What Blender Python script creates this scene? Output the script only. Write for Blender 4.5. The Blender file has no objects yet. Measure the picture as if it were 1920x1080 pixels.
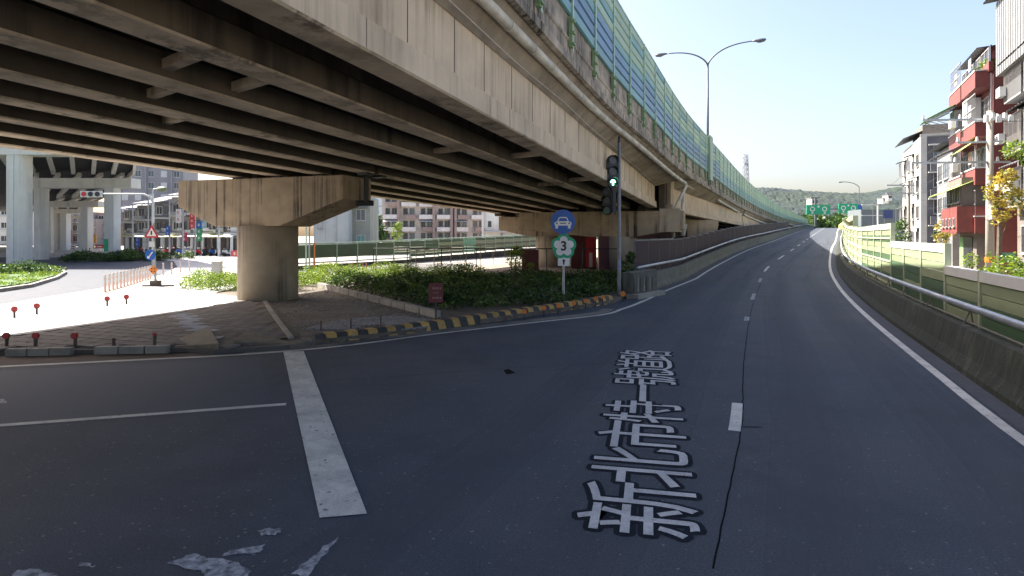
import bpy, math, random
from mathutils import Vector, Matrix, Quaternion
import numpy as np
random.seed(7)
R = math.radians
sc = bpy.context.scene
COL = sc.collection
# ---------------------------------------------------------------- camera, sky, sun, exposure
cam_d = bpy.data.cameras.new("camera"); cam = bpy.data.objects.new("camera", cam_d); COL.objects.link(cam)
cam.location = (0, 0, 2.5); cam.rotation_euler = (R(90), 0, 0)
cam_d.sensor_width = 36; cam_d.lens = 36*1150/1920; cam_d.shift_y = -98/1920
cam_d.clip_start = .05; cam_d.clip_end = 6000
sc.camera = cam
SUN_AZ = (-0.85, 0.53); SUN_EL = 45.0
world = bpy.data.worlds.new("World"); sc.world = world; world.use_nodes = True
wn = world.node_tree.nodes; wl = world.node_tree.links; wn.clear()
wo = wn.new("ShaderNodeOutputWorld"); wb = wn.new("ShaderNodeBackground"); ws = wn.new("ShaderNodeTexSky")
ws.sky_type = 'NISHITA'; ws.sun_disc = False; ws.sun_elevation = R(SUN_EL); ws.sun_rotation = math.atan2(SUN_AZ[0], SUN_AZ[1])
ws.air_density = 1.0; ws.dust_density = 3.8; ws.ozone_density = 1.2; ws.altitude = 0
wb.inputs[1].default_value = 0.087
wh = wn.new("ShaderNodeHueSaturation"); wh.inputs['Saturation'].default_value = 1.05
wx_ = wn.new("ShaderNodeMix"); wx_.data_type = 'RGBA'; wx_.blend_type = 'MULTIPLY'; wx_.inputs[0].default_value = 1; wx_.inputs[7].default_value = (1.07, .99, .97, 1)
wl.new(ws.outputs[0], wh.inputs['Color']); wl.new(wh.outputs[0], wx_.inputs[6]); wl.new(wx_.outputs[2], wb.inputs[0]); wl.new(wb.outputs[0], wo.inputs[0])
sun_d = bpy.data.lights.new("sun", 'SUN'); sun = bpy.data.objects.new("sun", sun_d); COL.objects.link(sun)
sun_d.energy = 4.8; sun_d.angle = R(0.55); sun_d.color = (1, .95, .86)
_v = Vector((SUN_AZ[0], SUN_AZ[1], math.tan(R(SUN_EL))))
sun.rotation_euler = (-_v).to_track_quat('-Z', 'Y').to_euler(); sun.location = (-40, 20, 60)
vs = sc.view_settings
vs.view_transform = 'Standard'; vs.look = 'None'; vs.gamma = 1; vs.use_curve_mapping = False; vs.exposure = 2.02
sc.cycles.use_denoising = True
sc.cycles.max_bounces = 8; sc.cycles.diffuse_bounces = 4; sc.cycles.transparent_max_bounces = 12

# ---------------------------------------------------------------- helpers
def G(px, py):
    Y = 2875/(py-442); return ((px-960)*Y/1150, Y)
def P(px, py, Y):
    return ((px-960)*Y/1150, Y, 2.5-(py-442)*Y/1150)
def world_loc(o):
    v = Vector((0, 0, 0))
    while o: v += Vector(o.location); o = o.parent
    return v
class MB:
    def __init__(s): s.v = []; s.f = []; s.m = []
    def add(s, vs_, fs, mi=0):
        b = len(s.v); s.v += [tuple(p) for p in vs_]
        for f in fs: s.f.append(tuple(i+b for i in f)); s.m.append(mi)
        return s
    def box(s, x0, y0, z0, x1, y1, z1, mi=0):
        return s.add([(x0,y0,z0),(x1,y0,z0),(x1,y1,z0),(x0,y1,z0),(x0,y0,z1),(x1,y0,z1),(x1,y1,z1),(x0,y1,z1)],
            [(0,3,2,1),(4,5,6,7),(0,1,5,4),(1,2,6,5),(2,3,7,6),(3,0,4,7)], mi)
    def obox(s, c, a, b, h, mi=0):
        # centre of base c, half vectors a and b (horizontal or any), full up vector h
        c = Vector(c); a = Vector(a); b = Vector(b); h = Vector(h)
        p = [c-a-b, c+a-b, c+a+b, c-a+b]; p += [q+h for q in p]
        return s.add(p, [(0,3,2,1),(4,5,6,7),(0,1,5,4),(1,2,6,5),(2,3,7,6),(3,0,4,7)], mi)
    def bar(s, p0, p1, w, h, mi=0, up=(0,0,1)):
        p0 = Vector(p0); p1 = Vector(p1); d = (p1-p0).normalized(); u = Vector(up)
        sd = d.cross(u)
        if sd.length < 1e-4: sd = d.cross(Vector((1,0,0)))
        sd.normalize(); u = sd.cross(d).normalized()
        q = []
        for p in (p0, p1):
            q += [p-sd*w/2-u*h/2, p+sd*w/2-u*h/2, p+sd*w/2+u*h/2, p-sd*w/2+u*h/2]
        return s.add(q, [(0,1,2,3),(7,6,5,4),(0,4,5,1),(1,5,6,2),(2,6,7,3),(3,7,4,0)], mi)
    def prism(s, pts, z0, z1, mi=0):
        n = len(pts)
        a = sum(pts[i][0]*pts[(i+1)%n][1]-pts[(i+1)%n][0]*pts[i][1] for i in range(n))
        if a < 0: pts = pts[::-1]
        v = [(p[0],p[1],z0) for p in pts]+[(p[0],p[1],z1) for p in pts]
        f = [tuple(range(n-1,-1,-1)), tuple(range(n,2*n))]
        f += [(i,(i+1)%n,n+(i+1)%n,n+i) for i in range(n)]
        return s.add(v, f, mi)
    def sheet(s, pts, z=0.0, mi=0):
        n = len(pts)
        a = sum(pts[i][0]*pts[(i+1)%n][1]-pts[(i+1)%n][0]*pts[i][1] for i in range(n))
        if a < 0: pts = pts[::-1]
        return s.add([(p[0],p[1],p[2] if len(p)>2 else z) for p in pts], [tuple(range(n))], mi)
    def loft(s, rings, closed=True, caps=True, mi=0):
        n = len(rings[0]); v = [p for r in rings for p in r]; f = []
        for k in range(len(rings)-1):
            for i in range(n if closed else n-1):
                j = (i+1)%n
                f.append((k*n+i, k*n+j, (k+1)*n+j, (k+1)*n+i))
        if caps and closed:
            f.append(tuple(range(n-1,-1,-1))); f.append(tuple((len(rings)-1)*n+i for i in range(n)))
        return s.add(v, f, mi)
    def tube(s, path, r, n=8, mi=0, caps=True):
        path = [Vector(p) for p in path]; rings = []
        rr = r if isinstance(r, (list, tuple)) else [r]*len(path)
        prev = None
        for i, p in enumerate(path):
            d = (path[min(i+1,len(path)-1)]-path[max(i-1,0)]).normalized()
            if prev is None:
                a = d.orthogonal().normalized()
            else:
                a = (prev-d*prev.dot(d)).normalized()
            prev = a; b = d.cross(a)
            rings.append([p+(a*math.cos(t)+b*math.sin(t))*rr[i] for t in [2*math.pi*k/n for k in range(n)]])
        return s.loft(rings, True, caps, mi)
    def cyl(s, x, y, z0, z1, r, r1=None, n=16, mi=0):
        return s.tube([(x,y,z0),(x,y,z1)], [r, r if r1 is None else r1], n, mi)
    def disc(s, c, nrm, r, t, n=24, mi=0):
        nn = Vector(nrm).normalized(); c = Vector(c)
        return s.tube([c, c+nn*t], r, n, mi)
    def build(s, name, mat, parent=None, smooth=False, loc=None, local=False):
        off = Vector((0,0,0))
        if not local:
            if loc is not None: off = Vector(loc)
            elif parent is not None: off = world_loc(parent)
        me = bpy.data.meshes.new(name)
        me.from_pydata([(a-off.x,b-off.y,c-off.z) for a,b,c in s.v] if off.length else s.v, [], s.f)
        mats = mat if isinstance(mat, (list, tuple)) else [mat]
        for m_ in mats: me.materials.append(m_)
        if len(mats) > 1: me.polygons.foreach_set('material_index', s.m)
        if smooth: me.polygons.foreach_set('use_smooth', [True]*len(me.polygons))
        me.update()
        o = bpy.data.objects.new(name, me); COL.objects.link(o)
        if parent is not None: o.parent = parent
        elif loc is not None: o.location = loc
        return o
def inst(name, me, parent, loc, rz=0, label=None, rot=None):
    o = bpy.data.objects.new(name, me); COL.objects.link(o); o.parent = parent
    o.location = loc
    o.rotation_euler = rot if rot is not None else (0,0,rz)
    if label: o['label'] = label
    return o
def meshof(mb, name, mats, smooth=False):
    me = bpy.data.meshes.new(name); me.from_pydata(mb.v, [], mb.f)
    mats = mats if isinstance(mats, (list, tuple)) else [mats]
    for m_ in mats: me.materials.append(m_)
    if len(mats) > 1: me.polygons.foreach_set('material_index', mb.m)
    if smooth: me.polygons.foreach_set('use_smooth', [True]*len(me.polygons))
    me.update(); return me
def tag(o, label=None, cat=None, group=None, kind=None):
    if label: o['label'] = label
    if cat: o['category'] = cat
    if group: o['group'] = group
    if kind: o['kind'] = kind
    return o
def thing(name, label, cat, loc=(0,0,0), group=None, rz=0):
    o = bpy.data.objects.new(name, None); COL.objects.link(o); o.location = loc; o.rotation_euler = (0,0,rz)
    o.empty_display_size = .3
    return tag(o, label, cat, group)
def copy_tree(o, parent=None, loc=None, rz=None, label=None):
    c = o.copy(); COL.objects.link(c)
    if parent is not None: c.parent = parent
    if loc is not None: c.location = loc
    if rz is not None: c.rotation_euler = (0,0,rz)
    if label: c['label'] = label
    for ch in list(o.children): copy_tree(ch, c)
    return c
ORD = ['first','second','third','fourth','fifth','sixth','seventh','eighth','ninth','tenth','eleventh','twelfth',
       'thirteenth','fourteenth','fifteenth','sixteenth','seventeenth','eighteenth','nineteenth','twentieth']
def herm(tab):
    xs = [t[0] for t in tab]; ys = [t[1] for t in tab]; n = len(xs); m = []
    for i in range(n):
        if i == 0: m.append((ys[1]-ys[0])/(xs[1]-xs[0]))
        elif i == n-1: m.append((ys[-1]-ys[-2])/(xs[-1]-xs[-2]))
        else:
            h0 = xs[i]-xs[i-1]; h1 = xs[i+1]-xs[i]
            d0 = (ys[i]-ys[i-1])/h0; d1 = (ys[i+1]-ys[i])/h1
            m.append((d0*h1+d1*h0)/(h0+h1))
    def f(x):
        if x <= xs[0]: return ys[0]+m[0]*(x-xs[0])
        if x >= xs[-1]: return ys[-1]+m[-1]*(x-xs[-1])
        i = max(k for k in range(n-1) if xs[k] <= x)
        h = xs[i+1]-xs[i]; t = (x-xs[i])/h
        return ((2*t**3-3*t**2+1)*ys[i]+(t**3-2*t**2+t)*h*m[i]+(-2*t**3+3*t**2)*ys[i+1]+(t**3-t**2)*h*m[i+1])
    return f
def offp(f, Y, d):
    # point at perpendicular distance d to the right of the curve X=f(Y)
    s = (f(Y+.05)-f(Y-.05))/.1; L = math.hypot(1, s)
    return (f(Y)+d/L, Y-d*s/L)
def tang(f, Y):
    s = (f(Y+.05)-f(Y-.05))/.1; L = math.hypot(1, s); return (s/L, 1/L)
def steps(f, Y0, Y1, ds):
    out = [Y0]; Y = Y0
    while Y < Y1:
        Y += ds*tang(f, Y)[1]; out.append(Y)
    return out
def inpoly(x, y, poly):
    c = False; n = len(poly)
    for i in range(n):
        x0,y0 = poly[i][:2]; x1,y1 = poly[(i+1)%n][:2]
        if (y0 > y) != (y1 > y) and x < (x1-x0)*(y-y0)/(y1-y0)+x0: c = not c
    return c

# ---------------------------------------------------------------- materials
MATS = {}
def mat(name, col, col2=None, scale=3.0, rough=.8, bump=.15, bscale=30.0, streak=None, sfac=.6, sscale=2.2, shp=(.47,.72), szs=.05,
        dirt=None, dfac=.5, dscale=.35, metal=0.0, spec=.5, vary=0.0, emit=None, estr=0, alpha=None, speck=None, grain=None):
    if name in MATS: return MATS[name]
    m = bpy.data.materials.new(name); m.use_nodes = True; nt = m.node_tree; N = nt.nodes; L = nt.links
    b = N['Principled BSDF']; b.inputs['Roughness'].default_value = rough; b.inputs['Metallic'].default_value = metal
    b.inputs['Specular IOR Level'].default_value = spec
    geo = N.new('ShaderNodeNewGeometry'); pos = geo.outputs['Position']
    def rgb(c): return (c[0],c[1],c[2],1)
    def noise(sc_, vec=pos, det=4, ro=.55):
        n = N.new('ShaderNodeTexNoise'); n.inputs['Scale'].default_value = sc_; n.inputs['Detail'].default_value = det
        n.inputs['Roughness'].default_value = ro; L.new(vec, n.inputs['Vector']); return n.outputs['Fac']
    def ramp(fac, a, b_):
        r = N.new('ShaderNodeMapRange'); r.inputs[1].default_value = a; r.inputs[2].default_value = b_; r.clamp = True
        L.new(fac, r.inputs[0]); return r.outputs[0]
    def mix(fac, A, B):
        x = N.new('ShaderNodeMix'); x.data_type = 'RGBA'
        if isinstance(fac, float): x.inputs[0].default_value = fac
        else: L.new(fac, x.inputs[0])
        for k, q in ((6, A), (7, B)):
            if isinstance(q, tuple): x.inputs[k].default_value = rgb(q)
            else: L.new(q, x.inputs[k])
        return x.outputs[2]
    def mul(a, k):
        q = N.new('ShaderNodeMath'); q.operation = 'MULTIPLY'; L.new(a, q.inputs[0])
        if isinstance(k, (int, float)): q.inputs[1].default_value = k
        else: L.new(k, q.inputs[1])
        return q.outputs[0]
    c = tuple(col)
    cc = mix(ramp(noise(scale), .3, .7), c, tuple(col2) if col2 else tuple(x*.82 for x in col))
    if dirt: cc = mix(mul(ramp(noise(dscale, det=6, ro=.62), .42, .68), float(dfac)), cc, tuple(dirt))
    if streak:
        mp = N.new('ShaderNodeMapping'); mp.inputs['Scale'].default_value = (sscale, sscale, sscale*szs); L.new(pos, mp.inputs[0])
        st = ramp(noise(1.0, mp.outputs[0], det=6, ro=.7), shp[0], shp[1])
        cc = mix(mul(mul(st, ramp(noise(.5), .35, .6)), float(sfac)), cc, tuple(streak))
    if speck:
        v = N.new('ShaderNodeTexVoronoi'); v.inputs['Scale'].default_value = speck[1]; L.new(pos, v.inputs['Vector'])
        s_lo = speck[3] if len(speck) > 3 else .86; s1 = ramp(v.outputs['Color'], s_lo, max(s_lo+.012, .95))
        cc = mix(mul(s1, float(speck[2])), cc, tuple(speck[0]))
    if grain:
        gh = N.new('ShaderNodeHueSaturation'); gr = N.new('ShaderNodeMapRange'); gr.inputs[1].default_value = .32; gr.inputs[2].default_value = .68
        gr.inputs[3].default_value = 1-grain[1]; gr.inputs[4].default_value = 1+grain[1]*1.25
        L.new(noise(grain[0], det=2, ro=.8), gr.inputs[0]); L.new(gr.outputs[0], gh.inputs['Value']); L.new(cc, gh.inputs['Color']); cc = gh.outputs[0]
    if vary:
        oi = N.new('ShaderNodeObjectInfo'); hv = N.new('ShaderNodeHueSaturation')
        r = N.new('ShaderNodeMapRange'); r.inputs[3].default_value = 1-vary; r.inputs[4].default_value = 1+vary
        L.new(oi.outputs['Random'], r.inputs[0]); L.new(r.outputs[0], hv.inputs['Value']); L.new(cc, hv.inputs['Color']); cc = hv.outputs[0]
    L.new(cc, b.inputs['Base Color'])
    if bump:
        bp = N.new('ShaderNodeBump'); bp.inputs['Strength'].default_value = bump; bp.inputs['Distance'].default_value = .02
        L.new(noise(bscale, det=3), bp.inputs['Height']); L.new(bp.outputs[0], b.inputs['Normal'])
    if emit:
        b.inputs['Emission Color'].default_value = rgb(emit); b.inputs['Emission Strength'].default_value = estr
    if alpha is not None: b.inputs['Alpha'].default_value = alpha
    MATS[name] = m; return m
def leafmat(name, a, b_, c_, scale=2.5):
    m = bpy.data.materials.new(name); m.use_nodes = True; nt = m.node_tree; N = nt.nodes; L = nt.links
    N.remove(N['Principled BSDF']); out = N['Material Output']
    geo = N.new('ShaderNodeNewGeometry')
    n1 = N.new('ShaderNodeTexNoise'); n1.inputs['Scale'].default_value = scale; n1.inputs['Detail'].default_value = 5; L.new(geo.outputs['Position'], n1.inputs['Vector'])
    rp = N.new('ShaderNodeValToRGB'); rp.color_ramp.elements[0].position = .35; rp.color_ramp.elements[1].position = .68
    rp.color_ramp.elements[0].color = (*a,1); rp.color_ramp.elements[1].color = (*c_,1)
    e = rp.color_ramp.elements.new(.5); e.color = (*b_,1); L.new(n1.outputs[0], rp.inputs[0])
    hv = N.new('ShaderNodeHueSaturation'); mr = N.new('ShaderNodeMapRange'); mr.inputs[3].default_value = .6; mr.inputs[4].default_value = 1.45
    L.new(geo.outputs['Random Per Island'], mr.inputs[0]); L.new(mr.outputs[0], hv.inputs['Value']); L.new(rp.outputs[0], hv.inputs['Color'])
    d = N.new('ShaderNodeBsdfDiffuse'); t = N.new('ShaderNodeBsdfTranslucent'); g = N.new('ShaderNodeBsdfGlossy'); g.inputs['Roughness'].default_value = .45
    L.new(hv.outputs[0], d.inputs[0]); L.new(hv.outputs[0], t.inputs[0])
    m1 = N.new('ShaderNodeMixShader'); m1.inputs[0].default_value = .35; L.new(d.outputs[0], m1.inputs[1]); L.new(t.outputs[0], m1.inputs[2])
    m2 = N.new('ShaderNodeMixShader'); m2.inputs[0].default_value = .04; L.new(m1.outputs[0], m2.inputs[1]); L.new(g.outputs[0], m2.inputs[2])
    L.new(m2.outputs[0], out.inputs[0]); return m

M_asph = mat('asphalt', (.033,.044,.060), (.046,.058,.076), 1.2, .82, .35, 160, dirt=(.075,.073,.078), dfac=.7, dscale=.16, spec=.35, streak=(.020,.021,.026), sfac=.6, sscale=.55, speck=((.24,.24,.25), 48, .5, .90), grain=(55, .42))
M_asph_lit = mat('asphalt_worn', (.050,.056,.070), (.065,.07,.085), 1.5, .85, .2, 90, spec=.3)
M_paint = mat('road_paint', (.55,.54,.48), (.44,.43,.39), 6, .7, .25, 60, dirt=(.22,.22,.22), dfac=.6, dscale=1.8, speck=((.06,.06,.07), 26, .9, .86), grain=(45,.15))
M_paint_worn = mat('road_paint_worn', (.42,.43,.45), (.10,.11,.13), 12, .8, .25, 60, speck=((.045,.05,.06), 26, .9, .5))
M_letter = mat('overlay_lettering', (.46,.45,.435), (.38,.375,.37), 5, .7, .25, 60, dirt=(.24,.245,.25), dfac=.7, dscale=2, speck=((.07,.075,.085), 34, .75, .86), grain=(50,.2))
M_halo = mat('lettering_border', (.018,.022,.029), None, 5, .95, .2, 60, spec=.05, grain=(55,.3))
M_seam = mat('tar_seam', (.009,.009,.011), None, 5, .95, .2, 60, spec=.05)
M_gutter = mat('gutter_concrete', (.17,.155,.13), (.22,.20,.17), 3, .9, .3, 50, dirt=(.05,.05,.045), dfac=.7, dscale=1.2)
M_soil = mat('soil', (.075,.055,.038), (.12,.095,.07), 4, .95, .6, 25, dirt=(.17,.15,.12), dfac=.6, dscale=.9, speck=((.35,.35,.36), 16, .7, .9))
M_mud = mat('gutter_dirt', (.035,.022,.012), (.07,.04,.02), 6, .9, .4, 30, speck=((.25,.1,.03), 9, .6, .9))
M_pave = mat('paver', (.105,.095,.085), (.13,.12,.11), 5, .9, .3, 50, dirt=(.075,.065,.055), dfac=.5, dscale=3.0, vary=.22)
M_tact = mat('tactile_paver', (.40,.42,.45), (.33,.34,.37), 8, .85, .3, 50, vary=.1)
M_joint = mat('paving_joint', (.085,.075,.066), (.10,.09,.08), 6, .95, .3, 60)
M_apron = mat('sunlit_pale_paving', (.36,.355,.35), (.33,.325,.32), 1.2, .85, .08, 40, dirt=(.26,.255,.25), dfac=.5, dscale=.3)  # same paving as the island, coloured paler where the sun falls
M_ground = mat('city_ground', (.24,.225,.20), (.28,.26,.23), .3, .95, .1, 5, dirt=(.20,.21,.15), dfac=.5, dscale=.05)
M_grass = mat('lawn', (.045,.09,.02), (.07,.13,.03), 6, .95, .8, 60)
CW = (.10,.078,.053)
M_conc = mat('weathered_shade_concrete', CW, (.065,.05,.035), 1.2, .88, .25, 14, streak=(.05,.04,.03), sfac=.8, sscale=2.6, dirt=(.09,.07,.05), dfac=.55, dscale=.5, speck=((.07,.06,.05), 1.6, .6, .965))  # dark base holds the shade between girders; streaks are weathering
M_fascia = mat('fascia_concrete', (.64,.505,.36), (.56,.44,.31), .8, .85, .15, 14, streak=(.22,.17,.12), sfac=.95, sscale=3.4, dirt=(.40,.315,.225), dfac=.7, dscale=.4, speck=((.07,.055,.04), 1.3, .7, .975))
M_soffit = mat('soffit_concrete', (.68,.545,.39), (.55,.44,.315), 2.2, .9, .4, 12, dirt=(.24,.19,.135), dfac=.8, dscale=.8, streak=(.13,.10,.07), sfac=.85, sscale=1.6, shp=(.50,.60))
M_conc2 = mat('stained_shade_web', (.16,.125,.085), (.11,.085,.06), 1.2, .9, .25, 14, streak=(.04,.03,.022), sfac=.9, sscale=2.4, shp=(.48,.62), dirt=(.07,.055,.04), dfac=.7, dscale=.7)  # web base darkened for shade; streaks are stains
M_deck = mat('deck_underside', (.19,.165,.13), (.12,.10,.08), 1, .92, .2, 10)
M_pier = mat('pier_concrete', (.42,.325,.22), (.33,.25,.165), 2, .88, .3, 16, streak=(.03,.024,.018), sfac=1.0, sscale=4.2, shp=(.52,.60), szs=.012, dirt=(.24,.20,.155), dfac=.6, dscale=.5)
M_col = mat('column_concrete', (.47,.38,.275), (.39,.31,.215), 1.5, .85, .2, 16, streak=(.07,.055,.04), sfac=.9, sscale=1.8, shp=(.53,.64), szs=.02, dirt=(.25,.21,.16), dfac=.6, dscale=.6)
M_parap = mat('stained_parapet', (.46,.39,.31), (.28,.235,.185), 2.4, .9, .3, 20, streak=(.035,.03,.025), sfac=1.0, sscale=5.5, shp=(.47,.58), dirt=(.12,.11,.095), dfac=.8, dscale=1.0, vary=.12)
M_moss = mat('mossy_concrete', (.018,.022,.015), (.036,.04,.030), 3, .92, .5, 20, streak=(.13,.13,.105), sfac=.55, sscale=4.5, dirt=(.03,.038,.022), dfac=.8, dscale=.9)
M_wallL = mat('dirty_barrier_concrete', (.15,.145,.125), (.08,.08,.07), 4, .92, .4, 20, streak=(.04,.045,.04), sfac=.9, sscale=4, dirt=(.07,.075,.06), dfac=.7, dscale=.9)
M_kerbc = mat('kerb_concrete', (.33,.31,.27), (.25,.235,.21), 4, .9, .3, 30, dirt=(.14,.13,.11), dfac=.6, dscale=1.2, vary=.1)
M_kerby = mat('kerb_yellow', (.48,.29,.07), (.38,.23,.07), 7, .85, .2, 40, dirt=(.15,.10,.05), dfac=.6, dscale=2.5, vary=.15)
M_kerbk = mat('kerb_black', (.03,.03,.03), (.06,.055,.05), 7, .85, .2, 40, vary=.2)
M_pipe = mat('pvc_pipe', (.62,.58,.50), (.52,.48,.41), 1.5, .5, .05, 10, dirt=(.30,.27,.22), dfac=.5, dscale=1.5)
M_galv = mat('galvanised_steel', (.42,.44,.47), (.34,.36,.39), 3, .45, .05, 20, metal=.55, dirt=(.22,.22,.22), dfac=.4, dscale=2)
M_lamp = mat('lamp_steel', (.10,.11,.13), (.08,.09,.10), 3, .5, .03, 20, metal=.3)
M_dark = mat('dark_steel', (.025,.027,.03), None, 3, .5, .05, 20)
M_rust = mat('old_iron', (.06,.05,.045), (.10,.07,.05), 6, .8, .2, 30)
M_gpost = mat('pale_green_steel', (.44,.58,.45), (.38,.52,.40), 2, .5, .03, 20, dirt=(.2,.28,.2), dfac=.3, dscale=1.5)
M_gpanA = mat('panel_pale_green', (.30,.41,.29), (.25,.36,.25), 1, .45, .03, 20, vary=.10)
M_gpanB = mat('panel_blue', (.085,.18,.28), (.07,.15,.24), 1, .4, .03, 20, vary=.12)
M_gpanC = mat('panel_teal', (.11,.26,.26), (.09,.21,.22), 1, .4, .03, 20, vary=.12)
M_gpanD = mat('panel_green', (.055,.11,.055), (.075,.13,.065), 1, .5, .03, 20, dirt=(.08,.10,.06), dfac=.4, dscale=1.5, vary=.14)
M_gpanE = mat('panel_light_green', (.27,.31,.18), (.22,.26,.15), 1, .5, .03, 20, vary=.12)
M_cream = mat('cream_steel', (.42,.45,.30), (.36,.40,.26), 2, .5, .03, 20)
M_white = mat('white_paint', (.60,.60,.58), (.52,.52,.50), 2, .6, .05, 20, dirt=(.5,.49,.45), dfac=.4, dscale=.6)
M_mesh = mat('screen_mesh', (.022,.012,.018), (.045,.018,.025), 3, .8, 0, 20, alpha=.88)
M_signblue = mat('sign_blue', (.012,.095,.38), None, 3, .4, 0)
M_signgreen = mat('sign_green', (.0,.34,.15), None, 3, .4, 0)
M_signwhite = mat('sign_white', (.80,.75,.70), None, 3, .4, 0)
M_signblack = mat('sign_black', (.012,.012,.014), None, 3, .4, 0)
M_signred = mat('sign_red', (.5,.02,.03), None, 3, .4, 0)
M_signora = mat('sign_orange', (.75,.22,.02), None, 3, .4, 0)
M_glass = mat('window_glass', (.05,.07,.09), (.09,.11,.13), .6, .12, 0, 20, spec=.8)
M_glassd = mat('dark_window', (.02,.022,.028), (.05,.05,.055), .6, .25, 0, 20)
M_frame = mat('window_frame', (.30,.29,.28), None, 3, .5, 0)
M_alu = mat('aluminium_frame', (.5,.5,.5), None, 3, .4, 0, metal=.4)
M_leaf = leafmat('hedge_leaf', (.012,.036,.007), (.04,.085,.015), (.12,.17,.03), 1.4)
M_leafl = leafmat('bright_leaf', (.06,.12,.01), (.15,.23,.02), (.28,.36,.035))
M_leaft = leafmat('tree_leaf', (.02,.05,.012), (.05,.10,.02), (.10,.17,.03), .6)
M_leafy = leafmat('yellow_leaf', (.10,.14,.02), (.35,.28,.04), (.6,.42,.06), 2)
M_wood = mat('bark', (.09,.07,.05), (.13,.10,.07), 5, .9, .5, 30)
M_orange = mat('orange_reflector', (.7,.20,.03), (.55,.15,.03), 20, .35, .05, 60)
M_red = mat('red_post', (.42,.02,.03), (.3,.02,.02), 9, .5, .05, 30)
M_delin = mat('pale_orange_post', (.66,.50,.42), (.6,.42,.34), 9, .5, .05, 30)
# ---------------------------------------------------------------- road geometry (plan curves X=f(Y), metres)
Lf = herm([(19.4,2.87),(20.8,3.7),(27.9,7.0),(34.6,10.2),(41,13.1),(56,21),(80,34.1),(120,55.1),(186,90.6),(240,119),(320,161)])
Rf = herm([(-12,1.3),(0,3.9),(7.4,6.2),(11.6,7.9),(17.6,10.4),(27.9,15),(34.6,18.2),(41,21.3),(56,29.1),(80,42.2),(120,63.6),(186,99),(240,127.7),(320,170)])
Zf = herm([(0,0),(36,0),(41,.15),(56,.94),(80,1.8),(120,2.95),(186,4.8),(240,5.4),(320,5.3)])
def ZR(Y): return 0.0 if Y < 36 else max(0.0, Zf(Y))
leftline = [(-60,-3.6),(-30,5.4),(-11.1,11.3),(-5,13.2),(-1.84,15.7),(.61,17.64),(2.87,19.4),(3.7,20.8)]
# ground
mb = MB()
n = 48
mb.add([(0,0,-.06)]+[(3000*math.cos(2*math.pi*k/n), 3000*math.sin(2*math.pi*k/n), -.06) for k in range(n)], [(0,1+k,1+(k+1)%n) for k in range(n)])
tag(mb.build('ground', M_ground), kind='structure')
# road: flat junction plus the climbing carriageway
mb = MB()
ys = [-14+2*k for k in range(26)]
flat = [(-60,-14)]+[(Rf(y)+.75, y) for y in ys if y <= 36]+[(Lf(36)-.7,36),(Lf(30)-.7,30),(Lf(24)-.7,24),(2.6,23),(-3,21),(-60,21)]
mb.sheet(flat, 0)
rows = []
y = 36.0
while y < 322:
    rows.append(y); y += 2.5
V = []; F = []
for k, y in enumerate(rows):
    V += [(Lf(y)-.7, y, ZR(y)), (Rf(y)+.75, y, ZR(y))]
    if k: F.append((2*k-2, 2*k-1, 2*k+1, 2*k))
mb.add(V, F)
tag(mb.build('road', M_asph), kind='structure')
# side road, behind the apron
ap = [(-17,12.9),(-17.8,21.3),(-18.7,27.9),(-21.2,36.9),(-25.6,47),(-31.7,57.5),(-37,63.9),(-46,69),(-90,76),(-90,90),(-28,80),(-19,52),(-13.5,33),(-12.4,25.4),(-9.9,23.4),(-10.4,19.4),(-11.9,14.8)]
mb = MB(); mb.sheet([(-90,21.2),(-17.2,21.2),(-17.8,24),(-18.0,27.9),(-20.5,37),(-24.8,47),(-31,58),(-36,64.5),(-46,69.6),(-90,77)], 0.0)
mb.sheet([(-90,12),(-60.01,12),(-60.01,21.2),(-90,21.2)],0)
tag(mb.build('side_road', M_asph_lit), kind='structure')
mb = MB(); mb.prism(ap, -.05, .11)
tag(mb.build('sunlit_pale_pavement', M_apron), kind='structure')
# sunlit far street under the ramp barrier
mb = MB(); mb.sheet([(-9,36.5),(1,47),(-6,56),(-26,50),(-20,40)], -.03)
tag(mb.build('back_street', mat('back_asphalt',(.075,.075,.075),(.11,.10,.09),1,.9,.2,40)), kind='structure')
mb = MB(); mb.sheet([(-5,36.5),(10,37),(16,60),(18,80),(6,70),(-3,52)], -.026)
tag(mb.build('back_street', mat('sandy_ground',(.20,.165,.125),(.25,.21,.165),1.5,.95,.2,30)), kind='structure')
# ---------------------------------------------------------------- markings
def ribbon(pts, w, z=.004, zf=None):
    mb = MB(); V = []; F = []
    for i, p in enumerate(pts):
        a = pts[max(i-1,0)]; b = pts[min(i+1,len(pts)-1)]
        d = math.hypot(b[0]-a[0], b[1]-a[1]); nx, ny = -(b[1]-a[1])/d, (b[0]-a[0])/d
        zz = z+(zf(p[1]) if zf else 0)
        V += [(p[0]+nx*w/2, p[1]+ny*w/2, zz), (p[0]-nx*w/2, p[1]-ny*w/2, zz)]
        if i: F.append((2*i-2, 2*i-1, 2*i+1, 2*i))
    mb.add(V, F); return mb
def dense(pts, k=6):
    out = []
    for i in range(len(pts)-1):
        p0 = pts[max(i-1,0)]; p1 = pts[i]; p2 = pts[i+1]; p3 = pts[min(i+2,len(pts)-1)]
        for j in range(k):
            t = j/k
            out.append(tuple(.5*((2*p1[a])+(-p0[a]+p2[a])*t+(2*p0[a]-5*p1[a]+4*p2[a]-p3[a])*t*t+(-p0[a]+3*p1[a]-3*p2[a]+p3[a])*t**3) for a in (0,1)))
    out.append(pts[-1]); return out
lp = dense(leftline[1:], 6)+[(Lf(y), y) for y in np.arange(22, 320, 2.0)]
tag(ribbon(lp, .15, .0045, ZR).build('edge_line', M_paint), 'long white edge line along the left kerb and concrete barrier', 'road marking')
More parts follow.
